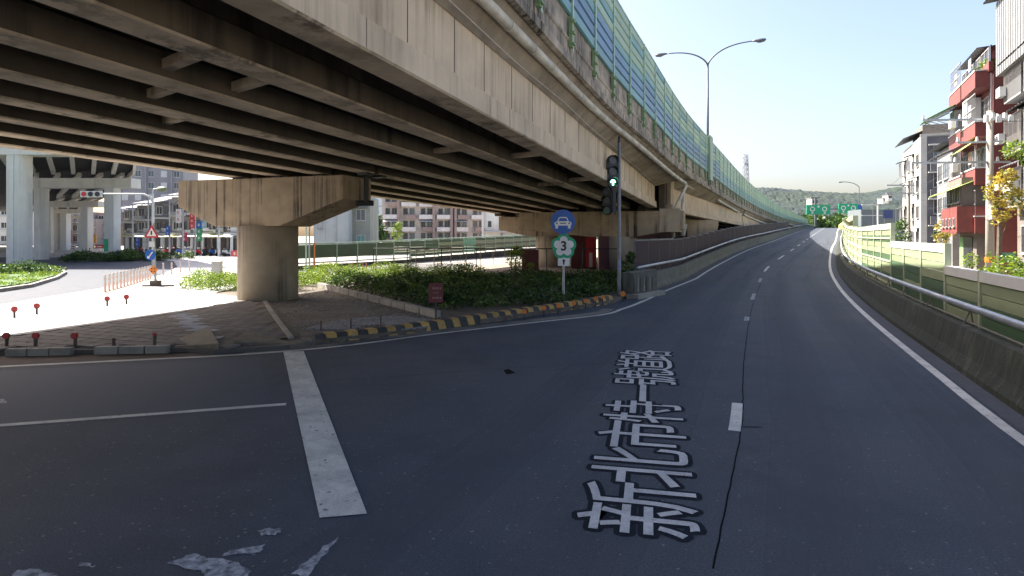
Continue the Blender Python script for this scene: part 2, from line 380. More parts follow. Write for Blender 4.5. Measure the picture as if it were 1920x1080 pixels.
tag(ribbon([(Rf(y), y) for y in np.arange(-10, 320, 1.5)], .16, .0045, ZR).build('edge_line', M_paint), 'white edge line curving along the right mossy barrier', 'road marking')
tag(ribbon([(-30,1.6),(-6.74,8.08),(-3.35,9.1)], .13).build('lane_line', M_paint), 'thin white lane line ending at the wide stop line', 'road marking')
mb = MB(); mb.sheet([(-1.70,5.42),(-1.30,5.50),(-4.50,13.25),(-4.93,13.22)], .009)
tag(mb.build('stop_line', M_paint), 'wide white stop line across the near carriageway', 'road marking')
# hatch strips left of the kerb
hs = thing('hatch_marking', 'white hatching strips at the dirty kerb corner, far left', 'road marking', (-11.5,12,0))
for (a, b) in (((-14,11.2),(-11.2,12.05)), ((-14.4,10.5),(-10.5,11.75)), ((-13.6,11.65),(-11.9,12.25))):
    ribbon([a, b], .16, .005).build('strip', M_paint, hs)
# centre line dashes
Cf = lambda Y: Lf(Y)*.5+Rf(Y)*.5+(0.2 if Y < 60 else 0)
cnr = herm([(5,1.6),(8.03,2.92),(11.1,4.1),(18.2,6.96),(29.3,11.7),(43.6,18.2),(56,25.2),(80,38.2),(120,59.4),(186,94.8),(240,123.4)])
dl = thing('centre_line', 'broken white centre line climbing away between the two lanes', 'road marking', (18,43,0))
for k, (a, b) in enumerate([(7.85,9.15),(18,18.9),(24,26.5),(33,36)]):
    ribbon([(cnr(t), t) for t in np.linspace(a, b, 5)], .15, .0045, ZR).build('dash', M_paint if k == 0 else M_paint_worn, dl)
y = 40.6
while y < 230:
    ye = y+4*tang(cnr, y)[1]
    ribbon([(cnr(t), t) for t in np.linspace(y, ye, 5)], .15, .005, ZR).build('dash', M_paint, dl)
    y += 10*tang(cnr, y)[1]
# tar seam beside the centre line
sp = [(cnr(t)+.085+random.uniform(-.008,.008), t) for t in np.arange(4.6, 34, .22)]
tag(ribbon(sp, .016, .0035).build('tar_seam', M_seam), 'thin dark tar seam running beside the centre line', 'road seam')
tag(ribbon([(cnr(8.0)+.05, 8.02),(cnr(8)+.35, 8.0)], .03, .0036).build('tar_seam', M_seam), 'short dark crack crossing beside the nearest centre dash', 'road seam')
# asphalt repairs and cracks
def patch(pts, label, m_=None, z=.0025):
    mb = MB(); mb.sheet(pts, z); tag(mb.build('asphalt_patch', m_ or mat('patch_asphalt',(.024,.027,.035),(.032,.035,.044),3,.85,.4,160,speck=((.16,.16,.18),80,.4,.9))), label, 'road patch')
patch([(-5.2,12.6),(-3.5,8.9),(-9.5,7.2),(-16,5.6),(-17,8.8),(-11,10.9)], 'smooth bluish resurfaced strip left of the stop line', mat('smooth_patch',(.030,.044,.068),(.036,.050,.074),2,.8,.15,120,speck=((.5,.5,.5),5,.6,.975)))
def crack(p0, p1, wob, label, w=.018):
    n_ = 26; pts = []
    for k in range(n_+1):
        t = k/n_; dx, dy = p1[0]-p0[0], p1[1]-p0[1]; L_ = math.hypot(dx,dy)
        o_ = math.sin(t*9+p0[0])*wob+random.uniform(-.35,.35)*wob
        pts.append((p0[0]+dx*t-dy/L_*o_, p0[1]+dy*t+dx/L_*o_))
    tag(ribbon(pts, w, .0032).build('road_crack', M_seam), label, 'road crack')
crack((-3.2,10.6),(2.2,12.2),.06,'fine crack wandering right from the stop line',.010)
patch([(-.16,11.4),(-.06,11.5),(.07,11.15),(-.1,11.05)], 'small black tar spot between the stop line and the lettering', M_seam, .0034)
# worn arrow remnants in the foreground
def blob(pts, name, label):
    V = []
    n = len(pts)
    for i in range(n):
        a = Vector(pts[i]); b = Vector(pts[(i+1)%n])
        for j in range(5):
            q = a.lerp(b, j/5); V.append((q.x+random.uniform(-.018,.018), q.y+random.uniform(-.018,.018)))
    mb = MB(); mb.sheet(V, .0045); tag(mb.build(name, M_paint_worn), label, 'road marking')
def GG(l): return [G(*p) for p in l]
blob(GG([(312,1056),(360,1040),(400,1046),(470,1066),(462,1085),(400,1085),(372,1072)]), 'worn_arrow', 'worn white arrow remnant, biggest patch at the bottom edge')
blob(GG([(412,1044),(432,1032),(500,1021),(488,1036),(450,1040)]), 'worn_arrow', 'worn white paint scrap just above the biggest arrow remnant')
blob(GG([(482,996),(510,990),(530,993),(515,1003),(492,1004)]), 'worn_arrow', 'small worn white scrap below the end of the stop line')
blob(GG([(548,1075),(590,1040),(634,1006),(606,1045),(580,1082)]), 'worn_arrow', 'slanted worn white stroke right of the arrow remnant')
blob(GG([(30,1072),(60,1067),(105,1074),(100,1090),(20,1090)]), 'worn_arrow', 'worn white paint patch in the bottom left corner')
blob(GG([(150,1055),(168,1057),(176,1064),(156,1063)]), 'worn_arrow', 'tiny worn white fleck near the bottom left corner')
blob(GG([(0,748),(10,749),(12,756),(0,757)]), 'worn_arrow', 'small white fleck in the left lane at the frame edge')
# road name of the map overlay, laid flat here though not road paint
hd = R(12.7); dv = Vector((math.sin(hd), math.cos(hd), 0))
nm = thing('road_name_overlay', 'white map overlay road name with dark border lying on the asphalt', 'road marking', (1.47,4.98,0), rz=0)
txt = '新北市特一號道路'
for i, ch in enumerate(txt):
    cu = bpy.data.curves.new('t', 'FONT'); cu.body = ch; cu.size = 1.16; cu.offset = .003; cu.resolution_u = 3
    to = bpy.data.objects.new('t', cu); COL.objects.link(to)
    bpy.context.view_layer.update()
    me = bpy.data.meshes.new_from_object(to.evaluated_get(bpy.context.evaluated_depsgraph_get())); me.materials.clear(); me.materials.append(M_letter); me.name = 'character'
    bpy.data.objects.remove(to)
    p = dv*(1.052*i)
    inst('character', me, nm, (p.x, p.y, .0085), math.pi/2-hd)
    # border: the glyph's area grown by 6 cm, as merged strips (no overlapping faces)
    me.calc_loop_triangles(); st = .009; n0 = 170; gx = (np.arange(n0)+.5)*st-.14; gy = (np.arange(n0)+.5)*st-.30
    XX, YY = np.meshgrid(gx, gy); mask = np.zeros(XX.shape, bool)
    co = np.array([v.co[:2] for v in me.vertices])
    for t_ in me.loop_triangles:
        a_, b_, c_ = (co[k] for k in t_.vertices)
        lo = np.minimum(np.minimum(a_,b_),c_)-st; hi = np.maximum(np.maximum(a_,b_),c_)+st
        i0, i1 = max(0,int((lo[0]+.14)/st)), int((hi[0]+.14)/st)+1; j0, j1 = max(0,int((lo[1]+.30)/st)), int((hi[1]+.30)/st)+1
        X_, Y_ = XX[j0:j1,i0:i1], YY[j0:j1,i0:i1]
        s0 = (b_[0]-a_[0])*(Y_-a_[1])-(b_[1]-a_[1])*(X_-a_[0]); s1 = (c_[0]-b_[0])*(Y_-b_[1])-(c_[1]-b_[1])*(X_-b_[0]); s2 = (a_[0]-c_[0])*(Y_-c_[1])-(a_[1]-c_[1])*(X_-c_[0])
        mask[j0:j1,i0:i1] |= ((s0>=0)&(s1>=0)&(s2>=0))|((s0<=0)&(s1<=0)&(s2<=0))
    rr_ = int(.058/st); big = np.zeros_like(mask)
    for dy in range(-rr_, rr_+1):
        w_ = int(math.sqrt(rr_*rr_-dy*dy))
        for dx in range(-w_, w_+1):
            big |= np.roll(np.roll(mask, dy, 0), dx, 1)
    mb = MB()
    for r_ in range(n0):
        k = 0
        while k < n0:
            if big[r_,k]:
                k1 = k
                while k1 < n0 and big[r_,k1]: k1 += 1
                x0, x1, y0 = gx[k]-st/2, gx[k1-1]+st/2, gy[r_]-st/2
                mb.add([(x0,y0,0),(x1,y0,0),(x1,y0+st,0),(x0,y0+st,0)], [(0,1,2,3)]); k = k1
            else: k += 1
    inst('character_border', meshof(mb, 'character_border', M_halo), nm, (p.x, p.y, .0034+.0006*(i%2)), math.pi/2-hd)
# ---------------------------------------------------------------- island, kerbs, paving
KF = [(-12.2,12.55),(-10.5,12.75),(-8.8,12.95),(-7.0,13.15)]
kerbline = GG([(592,645),(700,634),(800,621),(900,607),(1000,592),(1100,577),(1152,568)])
Apoly = [(-12.6,12.6),(-7.05,13.2),(-6.3,12.95),(-4.9,13.55)]+[(-5.15,14.3),(-7.1,18.2),(-9.0,22.2),(-10.2,23.2),(-10.4,19.4),(-11.9,14.8),(-16.5,13.0),(-16.5,12.0)]
Bpoly = [(-4.9,13.55)]+kerbline[:3]+[G(822,603),(-8.6,28.5),(-11.5,30),(-12.4,25.4),(-10.2,23.2),(-9.0,22.2),(-7.1,18.2),(-5.15,14.3)]
Cpoly = [G(822,603)]+kerbline[3:]+[(4.6,24.8),(5.2,26.5),(6.2,30),(8.5,36),(3,39),(-8,37),(-13,36),(-11.5,30),(-8.6,28.5)]
mb = MB(); mb.prism([(-5.3,14.5),(-6.9,18.0),(-8.8,22.2),(-10.3,23.6),(-9.9,24.4),(-7.5,22.6),(-3.6,16.5),(-4.0,14.3)], -.04, .080); tag(mb.build('bare_earth', M_soil), kind='structure')
mb = MB(); mb.prism(Apoly, -.04, .085); tag(mb.build('pavement', M_joint), kind='structure')
mb = MB(); mb.prism(Bpoly, -.04, .10); tag(mb.build('bare_earth', M_soil), kind='structure')
mb = MB(); mb.prism(Cpoly, -.04, .12); tag(mb.build('planting_bed', M_soil), kind='structure')
mb = MB(); mb.sheet([(-16,11.3),(-11.1,11.55),(-6.2,12.85),(-7.0,13.1),(-12.2,12.5),(-16,12.2)], .002)
tag(mb.build('gutter', M_mud), kind='structure')
gl = dense([(-5.6,13.1),(-4.9,13.42),(-1.9,15.9),(.56,17.9),(2.8,19.65),(3.4,20.9)],4)
tag(ribbon([(x-.12,y+.1) for x,y in gl], .42, .0025).build('gutter', M_gutter), kind='structure')
# pavers on the shaded pavement
pv = thing('paving', 'small grey pavers laid in rows on the shaded island pavement', 'paving', (-9,15,.085))
pm = MB(); pm.box(-.19,-.19,0,.19,.19,.045)
pm.v = [(x*(.96 if z>0 else 1), y*(.96 if z>0 else 1), z) for x,y,z in pm.v]
pme = meshof(pm, 'paver', M_pave)
tpm = MB(); tpm.box(-.19,-.19,0,.19,.19,.04)
for k in range(4): tpm.box(-.16,-.15+.09*k,.04,.16,-.12+.09*k,.052)
tpme = meshof(tpm, 'tactile', M_tact)
ang = R(-17); ca, sa = math.cos(ang), math.sin(ang); cnt = 0
Ain = Apoly
far_mb = MB()
cells = []
for i in range(-25, 40):
    for j in range(-12, 32):
        u = i*.4+(.2 if j%2 else 0); v = j*.4
        x = -9+u*ca+v*sa; y = 15-u*sa*-1*-1+v*ca
        x = -9+u*ca-v*sa; y = 15+u*sa+v*ca
        if all(inpoly(x+dx, y+dy, Ain) for dx, dy in ((.17,.17),(-.17,.17),(.17,-.17),(-.17,-.17))): cells.append((x, y))
cells.sort(key=lambda p: p[1]-abs(p[0]+9)*-.2)
tact = lambda x, y: abs((x+8.9)*.825+(y-17.0)*.565) < .22 and -10.2 < x < -7.6
cells.sort(key=lambda p: not tact(*p))
for k, (x, y) in enumerate(cells):
    me_ = tpme if tact(x, y) else pme
    if k < 290:
        o = inst('paver' if me_ is pme else 'tactile_paver', me_, pv, (x+9, y-15, random.uniform(-.002,.002)), ang)
    else: far_mb.obox((x,y,.085), (.18*ca,.18*sa,0), (-.18*sa,.18*ca,0), (0,0,.045))
if far_mb.v:
    o = far_mb.build('far_pavers', M_pave, pv); o['kind'] = 'stuff'
# kerb stones with white tops under the bollards
kb = thing('bollard_kerb', 'broken pale kerb stones under the red tipped bollards', 'kerb', (-10,12.7,0))
kpts = dense([(-16,12.05)]+KF, 4)
for i in range(len(kpts)-1):
    if i % 4 == 3: continue
    a = Vector((*kpts[i],0)); b = Vector((*kpts[i+1],0)); d = (b-a); 
    q = MB(); q.bar(a+d*.03+Vector((0,0,.07)), b-d*.03+Vector((0,0,.07)), .16, .17); q.build('kerb_stone', M_kerbc, kb)
# ramp cheeks (sloping triangular kerbs by the pavement crossing)
def cheek(pts, name, label):
    mb = MB(); a,b,c = pts; mb.add([(*a,.05),(*b,.05),(*c,.05),(*b,.27),(*c,.20)], [(0,2,1),(1,2,4,3),(0,1,3),(0,3,4),(0,4,2)])
    tag(mb.build(name, mat('cheek_concrete', (.20,.18,.14),(.14,.11,.07),5,.9,.3,30)), label, 'kerb ramp')
cheek([G(298,655),G(392,632),G(410,662)], 'kerb_ramp', 'pale triangular kerb ramp end beside the red bollards')
cheek([G(560,650),G(462,640),G(438,655)], 'kerb_ramp', 'yellowish triangular kerb ramp end near the stop line')
# metal plate
mb = MB(); c = G(385,645); mb.obox((c[0],c[1],.136), (.36,.06,0), (-.05,.22,0), (0,0,.012))
tag(mb.build('utility_cover', mat('cover_steel',(.17,.19,.22),(.13,.14,.16),5,.6,.2,60)), 'grey blue metal utility cover let into the shaded pavement', 'cover plate')
ed = thing('edging', 'narrow concrete edging between the pavers and the bare earth', 'edging', (-7.1,18.2,0))
epts = dense([(-5.15,14.3),(-7.05,18.2),(-8.95,22.2)],5)
tag(ribbon([(x-.25,y-.1) for x,y in epts], .9, .118).build('bare_earth', M_soil), kind='structure')
for i in range(len(epts)-1):
    q = MB(); A_ = Vector((*epts[i],.10)); B_ = Vector((*epts[i+1],.10)); dd = (B_-A_)*.01; q.bar(A_+dd, B_-dd, .13, .10); q.build('kerb_stone', M_kerbc, ed)
# striped kerb
sk = thing('striped_kerb', 'yellow and black striped kerb curving in front of the hedge', 'kerb', (*kerbline[3],0))
kd = dense(kerbline, 24)
seg = [0]
for i in range(1, len(kd)): seg.append(seg[-1]+math.hypot(kd[i][0]-kd[i-1][0], kd[i][1]-kd[i-1][1]))
def at(s):
    i = max(k for k in range(len(seg)) if seg[k] <= s+1e-9); i = min(i, len(kd)-2)
    t = (s-seg[i])/(seg[i+1]-seg[i]); return (kd[i][0]+(kd[i+1][0]-kd[i][0])*t, kd[i][1]+(kd[i+1][1]-kd[i][1])*t)
nst = 46; ds = seg[-1]/nst
for i in range(nst):
    a = at(i*ds+.008); b = at(min((i+1)*ds-.008, seg[-1]-.001))
    d = Vector((b[0]-a[0], b[1]-a[1], 0)).normalized(); nn = Vector((-d.y, d.x, 0))
    A_ = Vector((*a,0)); B_ = Vector((*b,0)); hh = .20+.07*i/nst+random.uniform(-.006,.006)
    q = MB()
    ring = lambda p: [p+nn*0, p+nn*.10+Vector((0,0,hh-.02)), p+nn*.14+Vector((0,0,hh)), p+nn*.34+Vector((0,0,hh+.005)), p+nn*.36]
    q.loft([ring(A_), ring(B_)])
    o = q.build('kerb_stone', M_kerby if i%2 else M_kerbk, sk)
# planter kerb behind the bare earth
pk = thing('planter_kerb', 'low plain concrete kerb between the bare earth and the hedge', 'kerb', (-3.2,20,0))
pa, pb = Vector((*G(822,603),0)), Vector((-9.0,28.6,0))
for i in range(11):
    a = pa.lerp(pb, i/11+.003); b = pa.lerp(pb, (i+1)/11-.003)
    q = MB(); q.bar(a+Vector((0,0,.19)), b+Vector((0,0,.19)), .18, .24); q.build('kerb_stone', M_kerbc, pk)
# white gravel and litter on bare earth
gm = MB()
for k in range(2600):
    x = random.uniform(-10,-1); y = random.uniform(14,30)
    if not inpoly(x, y, Bpoly): continue
    if random.random() < .55 and abs(math.sin(x*.9+y*.4)) < .5: continue
    s = random.uniform(.012,.035); h = random.uniform(.4,.9)*s; r = random.uniform(0,3)
    c_, s_ = math.cos(r)*s, math.sin(r)*s
    gm.obox((x,y,.095), (c_,s_,0), (-s_*.7,c_*.7,0), (0,0,h+.008))
for k in range(2300):
    t = random.uniform(0,math.pi); q = random.uniform(.15,1)**.6; x = -3.55+1.7*q*math.cos(t); y = 15.6+2.5*q*math.sin(t)
    if not inpoly(x, y, Bpoly): continue
    s = random.uniform(.022,.042); r = random.uniform(0,3); c_, s_ = math.cos(r)*s, math.sin(r)*s
    gm.obox((x,y,.095), (c_,s_,0), (-s_*.8,c_*.8,0), (0,0,s*.8+.008))
tag(gm.build('gravel', mat('gravel', (.30,.29,.28),(.16,.15,.14),20,.9,.2,60)), 'pale gravel scattered over the bare earth by the round column', 'gravel', kind='stuff')

# ---------------------------------------------------------------- leaf clusters
def leaves(name, mtl, blobs, size, per, parent=None, label=None, cat=None, group=None, kind=None, loc=None, seed=1, flat=.5):
    rs = np.random.RandomState(seed); VV = []; tot = 0
    for (c, rad, k) in blobs:
        n_ = int(per*k)
        u = rs.normal(size=(n_,3)); u /= np.linalg.norm(u, axis=1)[:,None]+1e-9
        rr = rs.uniform(.35,1.0,(n_,1))**.5
        # uneven outline: lumps
        ph = rs.uniform(0,6,3); lump = 1+.22*np.sin(u[:,0:1]*5+ph[0])*np.cos(u[:,1:2]*6+ph[1])+.15*np.sin(u[:,2:3]*9+ph[2])
        p = np.array(c)+u*rr*lump*np.array(rad)
        a = rs.normal(size=(n_,3)); a[:,2] *= flat; a /= np.linalg.norm(a,axis=1)[:,None]
        b = np.cross(a, rs.normal(size=(n_,3))); b /= np.linalg.norm(b,axis=1)[:,None]
        s = rs.uniform(.6,1.25,(n_,1))*size
        q = np.stack([p-a*s, p-b*s*.5, p+a*s, p+b*s*.5], 1); VV.append(q.reshape(-1,3))
    V = np.concatenate(VV); 
    off = np.array(world_loc(parent)) if parent is not None else (np.array(loc) if loc is not None else np.zeros(3))
    V = V-off; nq = len(V)//4
    me = bpy.data.meshes.new(name); me.vertices.add(len(V)); me.vertices.foreach_set('co', V.astype(np.float32).ravel())
    me.loops.add(nq*4); me.loops.foreach_set('vertex_index', np.arange(nq*4, dtype=np.int32))
    me.polygons.add(nq); me.polygons.foreach_set('loop_start', np.arange(0,nq*4,4,dtype=np.int32)); me.polygons.foreach_set('loop_total', np.full(nq,4,dtype=np.int32))
    me.materials.append(mtl); me.update(calc_edges=True); me.validate()
    o = bpy.data.objects.new(name, me); COL.objects.link(o)
    if parent is not None: o.parent = parent
    elif loc is not None: o.location = loc
    return tag(o, label, cat, group, kind)
def hedge(name, label, poly, h, mtl, dens, size, seed, holes=0.0, z0=.12):
    rs = random.Random(seed); xs = [p[0] for p in poly]; ys_ = [p[1] for p in poly]; pts = []
    A = (max(xs)-min(xs))*(max(ys_)-min(ys_)); n_ = int(A*3.2)
    for k in range(n_):
        x = rs.uniform(min(xs),max(xs)); y = rs.uniform(min(ys_),max(ys_))
        if not inpoly(x,y,poly): continue
        hh = h*(.75+.25*math.sin(x*1.7+y*.9)+rs.uniform(-.18,.18))
        if holes and math.sin(x*1.3+1)*math.sin(y*.8+2) > holes: hh *= .45
        r = rs.uniform(.35,.6)
        pts.append(((x,y,z0+hh*.5),(r,r,hh*.55),(r*r*hh*3)))
    root = thing(name, label, 'hedge', (sum(xs)/len(xs), sum(ys_)/len(ys_), z0))
    leaves('foliage', mtl, pts, size, dens, parent=root, seed=seed)
    tw = MB()
    for (c,r,k) in pts[::2]:
        tw.tube([(c[0],c[1],z0-.05),(c[0]+rs.uniform(-.15,.15),c[1]+rs.uniform(-.15,.15),z0+c[2]*.9)], [.014,.006], 4)
    tw.build('stems', M_wood, root)
    return root
HC = [(-1.3,18.6),(.8,20.2),(2.4,21.6),(3.6,23.2),(5.0,26.5),(6.4,30),(8.0,35),(2,36.5),(-6,35.5),(-11,34),(-9.6,30.2),(-8.2,28.2)]
HC = [(-1.95,18.9),(.4,20.1),(2.4,21.9),(3.6,24.2),(5.0,27),(6.4,31),(7.6,35),(2,36.5),(-6,35.5),(-11,34),(-9.6,30.2),(-8.2,28.2)]
hedge('hedge', 'large low dark green hedge behind the striped kerb', HC, .52, M_leaf, 330, .058, 3, holes=.5)
hedge('hedge', 'small bright clipped hedge left of the round column', [(-14.8,27),(-9.4,26.2),(-9.2,31),(-16,32)], .75, M_leafl, 420, .045, 4)
hedge('hedge', 'sunlit yellow green hedge strip behind the round column', [(-11.5,31.5),(-1.5,34.2),(-2,37.3),(-12,37)], .85, M_leafl, 330, .048, 5)

# gutter strip at the foot of the right barrier
rows_ = [y for y in np.arange(-10, 120, 1.5)]; V = []; F = []
for k, y in enumerate(rows_):
    V += [(*offp(Rf,y,.14), ZR(y)+.003), (*offp(Rf,y,.46), ZR(y)+.003)]
    if k: F.append((2*k-2,2*k-1,2*k+1,2*k))
mb = MB(); mb.add(V,F); tag(mb.build('gutter', mat('right_gutter',(.045,.05,.062),(.07,.075,.085),5,.85,.3,50,dirt=(.05,.055,.05),dfac=.6,dscale=1.5,speck=((.4,.4,.4),5,.7,.96))), kind='structure')

# worn wheel tracks, a faint polished film in nested bands
for k,(o_, lab) in enumerate(((-2.55,'faint worn wheel track nearest the left edge line'),(-.95,'faint worn wheel track just left of the centre line'),(.95,'faint worn wheel track just right of the centre line'),(2.55,'faint worn wheel track nearest the right edge line'))):
    wt = thing('wheel_track', lab, 'wheel track', (cnr(12)+o_,12,0))
    for j,(w_,al) in enumerate(((1.0,.14),(.66,.14),(.34,.12))):
        pts = [(*offp(cnr,y,o_+.04*math.sin(y*.4+k)),) for y in np.arange(3.0, 90, .8)]
        ribbon(pts, w_, .0010+.0006*j, ZR).build('worn_band', mat('worn_film_%d'%j,(.10,.115,.14),(.075,.085,.105),1.2,.8,.3,150,alpha=al,grain=(40,.3)), wt)
# ---------------------------------------------------------------- elevated road (viaduct)
T = Vector((.3261,.9453,0)); NR = Vector((.9453,-.3261,0))
Ef = herm([(-14,-8.7),(0,-3.95),(13,.42),(22.8,3.95),(27,5.7),(40,11.2),(51,16.4),(79,30),(120,51.4),(186,88.9),(240,117.3)])
HBf = herm([(-14,7.0),(0,7.0),(13,6.93),(23,6.85),(46,6.38),(79,5.8),(120,5.25),(186,4.75),(240,4.9)])
def Wd(Y):
    return Ef(Y)-(-24.2+.345*Y) if Y <= 50 else Ef(50)-(-24.2+.345*50)  # left deck edge widened out of sight to place its ground shadow
via = thing('elevated_road', 'wide concrete elevated road on rows of girders overhead', 'viaduct', (0,20,0))
# deck slab
rings = []
for y in list(np.arange(-14, 60, 3.0))+list(np.arange(60, 215, 6.0)):
    xl = Ef(y)-Wd(y); xr = Ef(y)-.02; hb = HBf(y)
    rings.append([(xl,y,hb+.1),(xl,y,hb+.38),(xr,y,hb+.38),(xr,y,hb+.12),(xr-.5,y,hb+.02)])
mb = MB(); mb.loft([[Vector(p) for p in r] for r in rings]); mb.build('deck', M_deck, via)
# overhang soffit with its own lighter concrete
def overhang(fx, fz, Y0, Y1):
    rr = []
    for y in np.linspace(Y0, Y1, 14):
        e = offp(Ef, y, -.06)
        rr.append([Vector((e[0],e[1],HBf(y)+.02)), Vector((e[0],e[1],HBf(y)+.12)), Vector((fx(y)-.12,y,HBf(y)+.12)), Vector((fx(y)-.12,y,fz(y)+1.48))])
    mb = MB(); mb.loft(rr); mb.build('overhang', mat('overhang_concrete',(.36,.30,.23),(.28,.23,.175),1.4,.9,.25,14,dirt=(.15,.12,.09),dfac=.8,dscale=.7), via)
overhang(lambda y: -4.6+.345*y, lambda y: 5.0-.0139*y, -14, 42)
overhang(lambda y: 11.3+(y-43.1)*.5123, lambda y: 4.22-(y-43.1)*.013+.15, 44, 79)
overhang(lambda y: 30.3+(y-80.2)*.51, lambda y: 3.74-(y-80.2)*.0135+.1, 80.5, 119)
# girders
def girder(p0, p1, z0, z1, top0, top1, mtl, w=.56, name='girder'):
    p0 = Vector((*p0,0)); p1 = Vector((*p1,0)); d = (p1-p0).normalized(); nr = Vector((d.y,-d.x,0))
    def ring(p, z, tp):
        f = lambda a, zz: p+nr*a+Vector((0,0,zz))
        return [f(0,z+.03), f(0,z+.42), f(-.13,z+.50), f(-.13,tp), f(-w+.13,tp), f(-w+.13,z+.50), f(-w,z+.42), f(-w,z+.03), f(-w+.03,z), f(-.03,z)]
    mb = MB(); k = 8
    mb.loft([ring(p0.lerp(p1,i/k), z0+(z1-z0)*i/k, top0+(top1-top0)*i/k) for i in range(k+1)])
    mb.m = []
    # pale soffits beside dark webs: the gaps' shade is in the colours
    n = 10
    mats_ = []
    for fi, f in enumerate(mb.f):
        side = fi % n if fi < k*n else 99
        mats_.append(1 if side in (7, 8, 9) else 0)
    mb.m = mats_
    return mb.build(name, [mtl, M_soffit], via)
def sz(Y): return 5.0-.0139*Y
GC = [-4.6-1.92*k for k in range(8)]
for k, c in enumerate(GC):
    def pt(Y, c=c): return (c+.345*Y, Y)
    if k < 4:
        shift = -.345*k*1.9*.945*1.0*0.95
        Ye = 42.2-(-k*1.9)*.0-0+k*.6
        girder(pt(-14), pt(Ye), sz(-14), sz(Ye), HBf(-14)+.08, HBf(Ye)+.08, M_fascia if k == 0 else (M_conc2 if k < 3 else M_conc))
    else:
        Ye = 21.6+(k-4)*.62
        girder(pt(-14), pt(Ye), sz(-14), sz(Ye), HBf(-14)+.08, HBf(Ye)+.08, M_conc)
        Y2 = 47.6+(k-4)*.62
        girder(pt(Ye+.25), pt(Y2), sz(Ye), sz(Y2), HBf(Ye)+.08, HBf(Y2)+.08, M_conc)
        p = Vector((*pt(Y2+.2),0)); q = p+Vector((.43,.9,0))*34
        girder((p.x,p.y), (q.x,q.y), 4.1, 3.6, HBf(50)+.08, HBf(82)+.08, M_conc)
# later spans follow the curve
for (a, b, za, zb) in (((11.3,43.1),(30.0,79.6),4.22,3.74),((30.3,80.2),(50.6,120),3.74,3.2),((50.9,120.6),(71.6,157.2),3.2,2.8)):
    for k in range(4):
        d = Vector((b[0]-a[0], b[1]-a[1],0)).normalized(); nr = Vector((d.y,-d.x,0))
        A_ = Vector((*a,0))-nr*1.95*k; B_ = Vector((*b,0))-nr*1.95*k
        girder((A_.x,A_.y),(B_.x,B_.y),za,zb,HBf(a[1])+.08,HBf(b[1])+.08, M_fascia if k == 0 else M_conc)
# web stiffener block over pier two
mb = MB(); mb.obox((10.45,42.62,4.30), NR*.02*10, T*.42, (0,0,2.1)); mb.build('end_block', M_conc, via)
# cross beams between girders
for Y in (-4, 5, 9.2, 20.5, 31, 38):
    for k in range(7):
        if Y > 24 and k == 3: continue
        c0 = GC[k]-.5; c1 = GC[k+1]-.1
        p0 = Vector((c0+.345*Y, Y, 0)); p1 = p0+NR*((c1-c0)*.9453)
        z = sz(Y)+.75
        mb = MB(); mb.bar(p0+Vector((0,0,(z+6.9)/2)), p1+Vector((0,0,(z+6.9)/2)), .28, 6.9-z)
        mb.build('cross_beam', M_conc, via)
# steel cross braces seen between the first girders
for Y, k in ((8.4,1),(9.7,1),(10.2,2),(12.6,3),(25,0),(17,1),(18,0),(27,1)):
    c0 = GC[k]-.55; c1 = GC[k+1]-.02
    p0 = Vector((c0+.06+.345*Y, Y, sz(Y)+.20)); p1 = p0+NR*((c1-c0)*.9453-.08)+T*.5
    mb = MB(); mb.bar(p0, p1, .17, .15); mb.build('brace', M_soffit, via)
# parapet in cast lengths, with cornice
YB = steps(Ef, -9, 200, 2.95)
for i in range(len(YB)-1):
    y0, y1 = YB[i]+.012, YB[i+1]-.012
    rr = []
    for y in (y0, (y0+y1)/2, y1):
        hb = HBf(y); o_ = lambda d, z, y=y: Vector((*offp(Ef, y, d), z))
        rr.append([o_(.0,hb), o_(.10,hb+.04), o_(.10,hb+.24), o_(.02,hb+.30), o_(.02,hb+.62), o_(.06,hb+.66), o_(.06,hb+.72), o_(.0,hb+.76), o_(-.02,hb+1.35), o_(-.26,hb+1.35), o_(-.26,hb+.05)])
    mb = MB(); mb.loft(rr); mb.build('parapet_length', M_parap, via)
# left parapet (far side, seen only from elsewhere)
rr = []
for y in np.arange(-14, 60, 4.0):
    xl = Ef(y)-Wd(y); hb = HBf(y); rr.append([Vector(p) for p in ((xl,y,hb+.1),(xl-.25,y,hb+.1),(xl-.25,y,hb+1.35),(xl,y,hb+1.35))])
mb = MB(); mb.loft(rr); mb.build('parapet_length', M_parap, via)
# ---------------------------------------------------------------- drain pipe under the overhang
dp = thing('drain_pipe', 'long cream drain pipe slung under the elevated road overhang', 'pipe', (.3,12,6.4))
def pp(Y): return Vector((*offp(Ef, Y, -.22), HBf(Y)-.22-max(0,Y-25)*.009))
Ys = steps(Ef, -6, 41.6, 1.6)
for i in range(len(Ys)-1):
    mb = MB(); mb.tube([pp(Ys[i]), pp((Ys[i]+Ys[i+1])/2), pp(Ys[i+1]-.01)], .115, 12); mb.build('pipe_length', M_pipe, dp, smooth=True)
    mb = MB(); a = pp(Ys[i]-.03); b = pp(Ys[i]+.03); mb.tube([a,b], .128, 12); mb.build('coupling', M_pipe, dp)
e = pp(Ys[-1]); bend = e+Vector((.05,.15,-.1)); dn = Vector((9.9+.9, 41.2, 4.0))
mb = MB(); mb.tube([e, e+Vector((.06,.14,-.03)), bend+Vector((0,.02,-.15)), dn], .12, 12); mb.build('downpipe', M_pipe, dp, smooth=True)
mb = MB(); mb.tube([dn+Vector((0,0,.12)), dn+Vector((0,0,-.05)), dn+Vector((0,0,-.12)), dn+Vector((0,0,-.75)), dn+Vector((0,0,-.9)), dn+Vector((.05,0,-1.6))], [.14,.14,.36,.34,.12,.12], 12); mb.build('hopper', mat('grey_plastic',(.38,.38,.36),None,3,.6,0), dp, smooth=True)
b0 = dn+Vector((.05,0,-1.6))
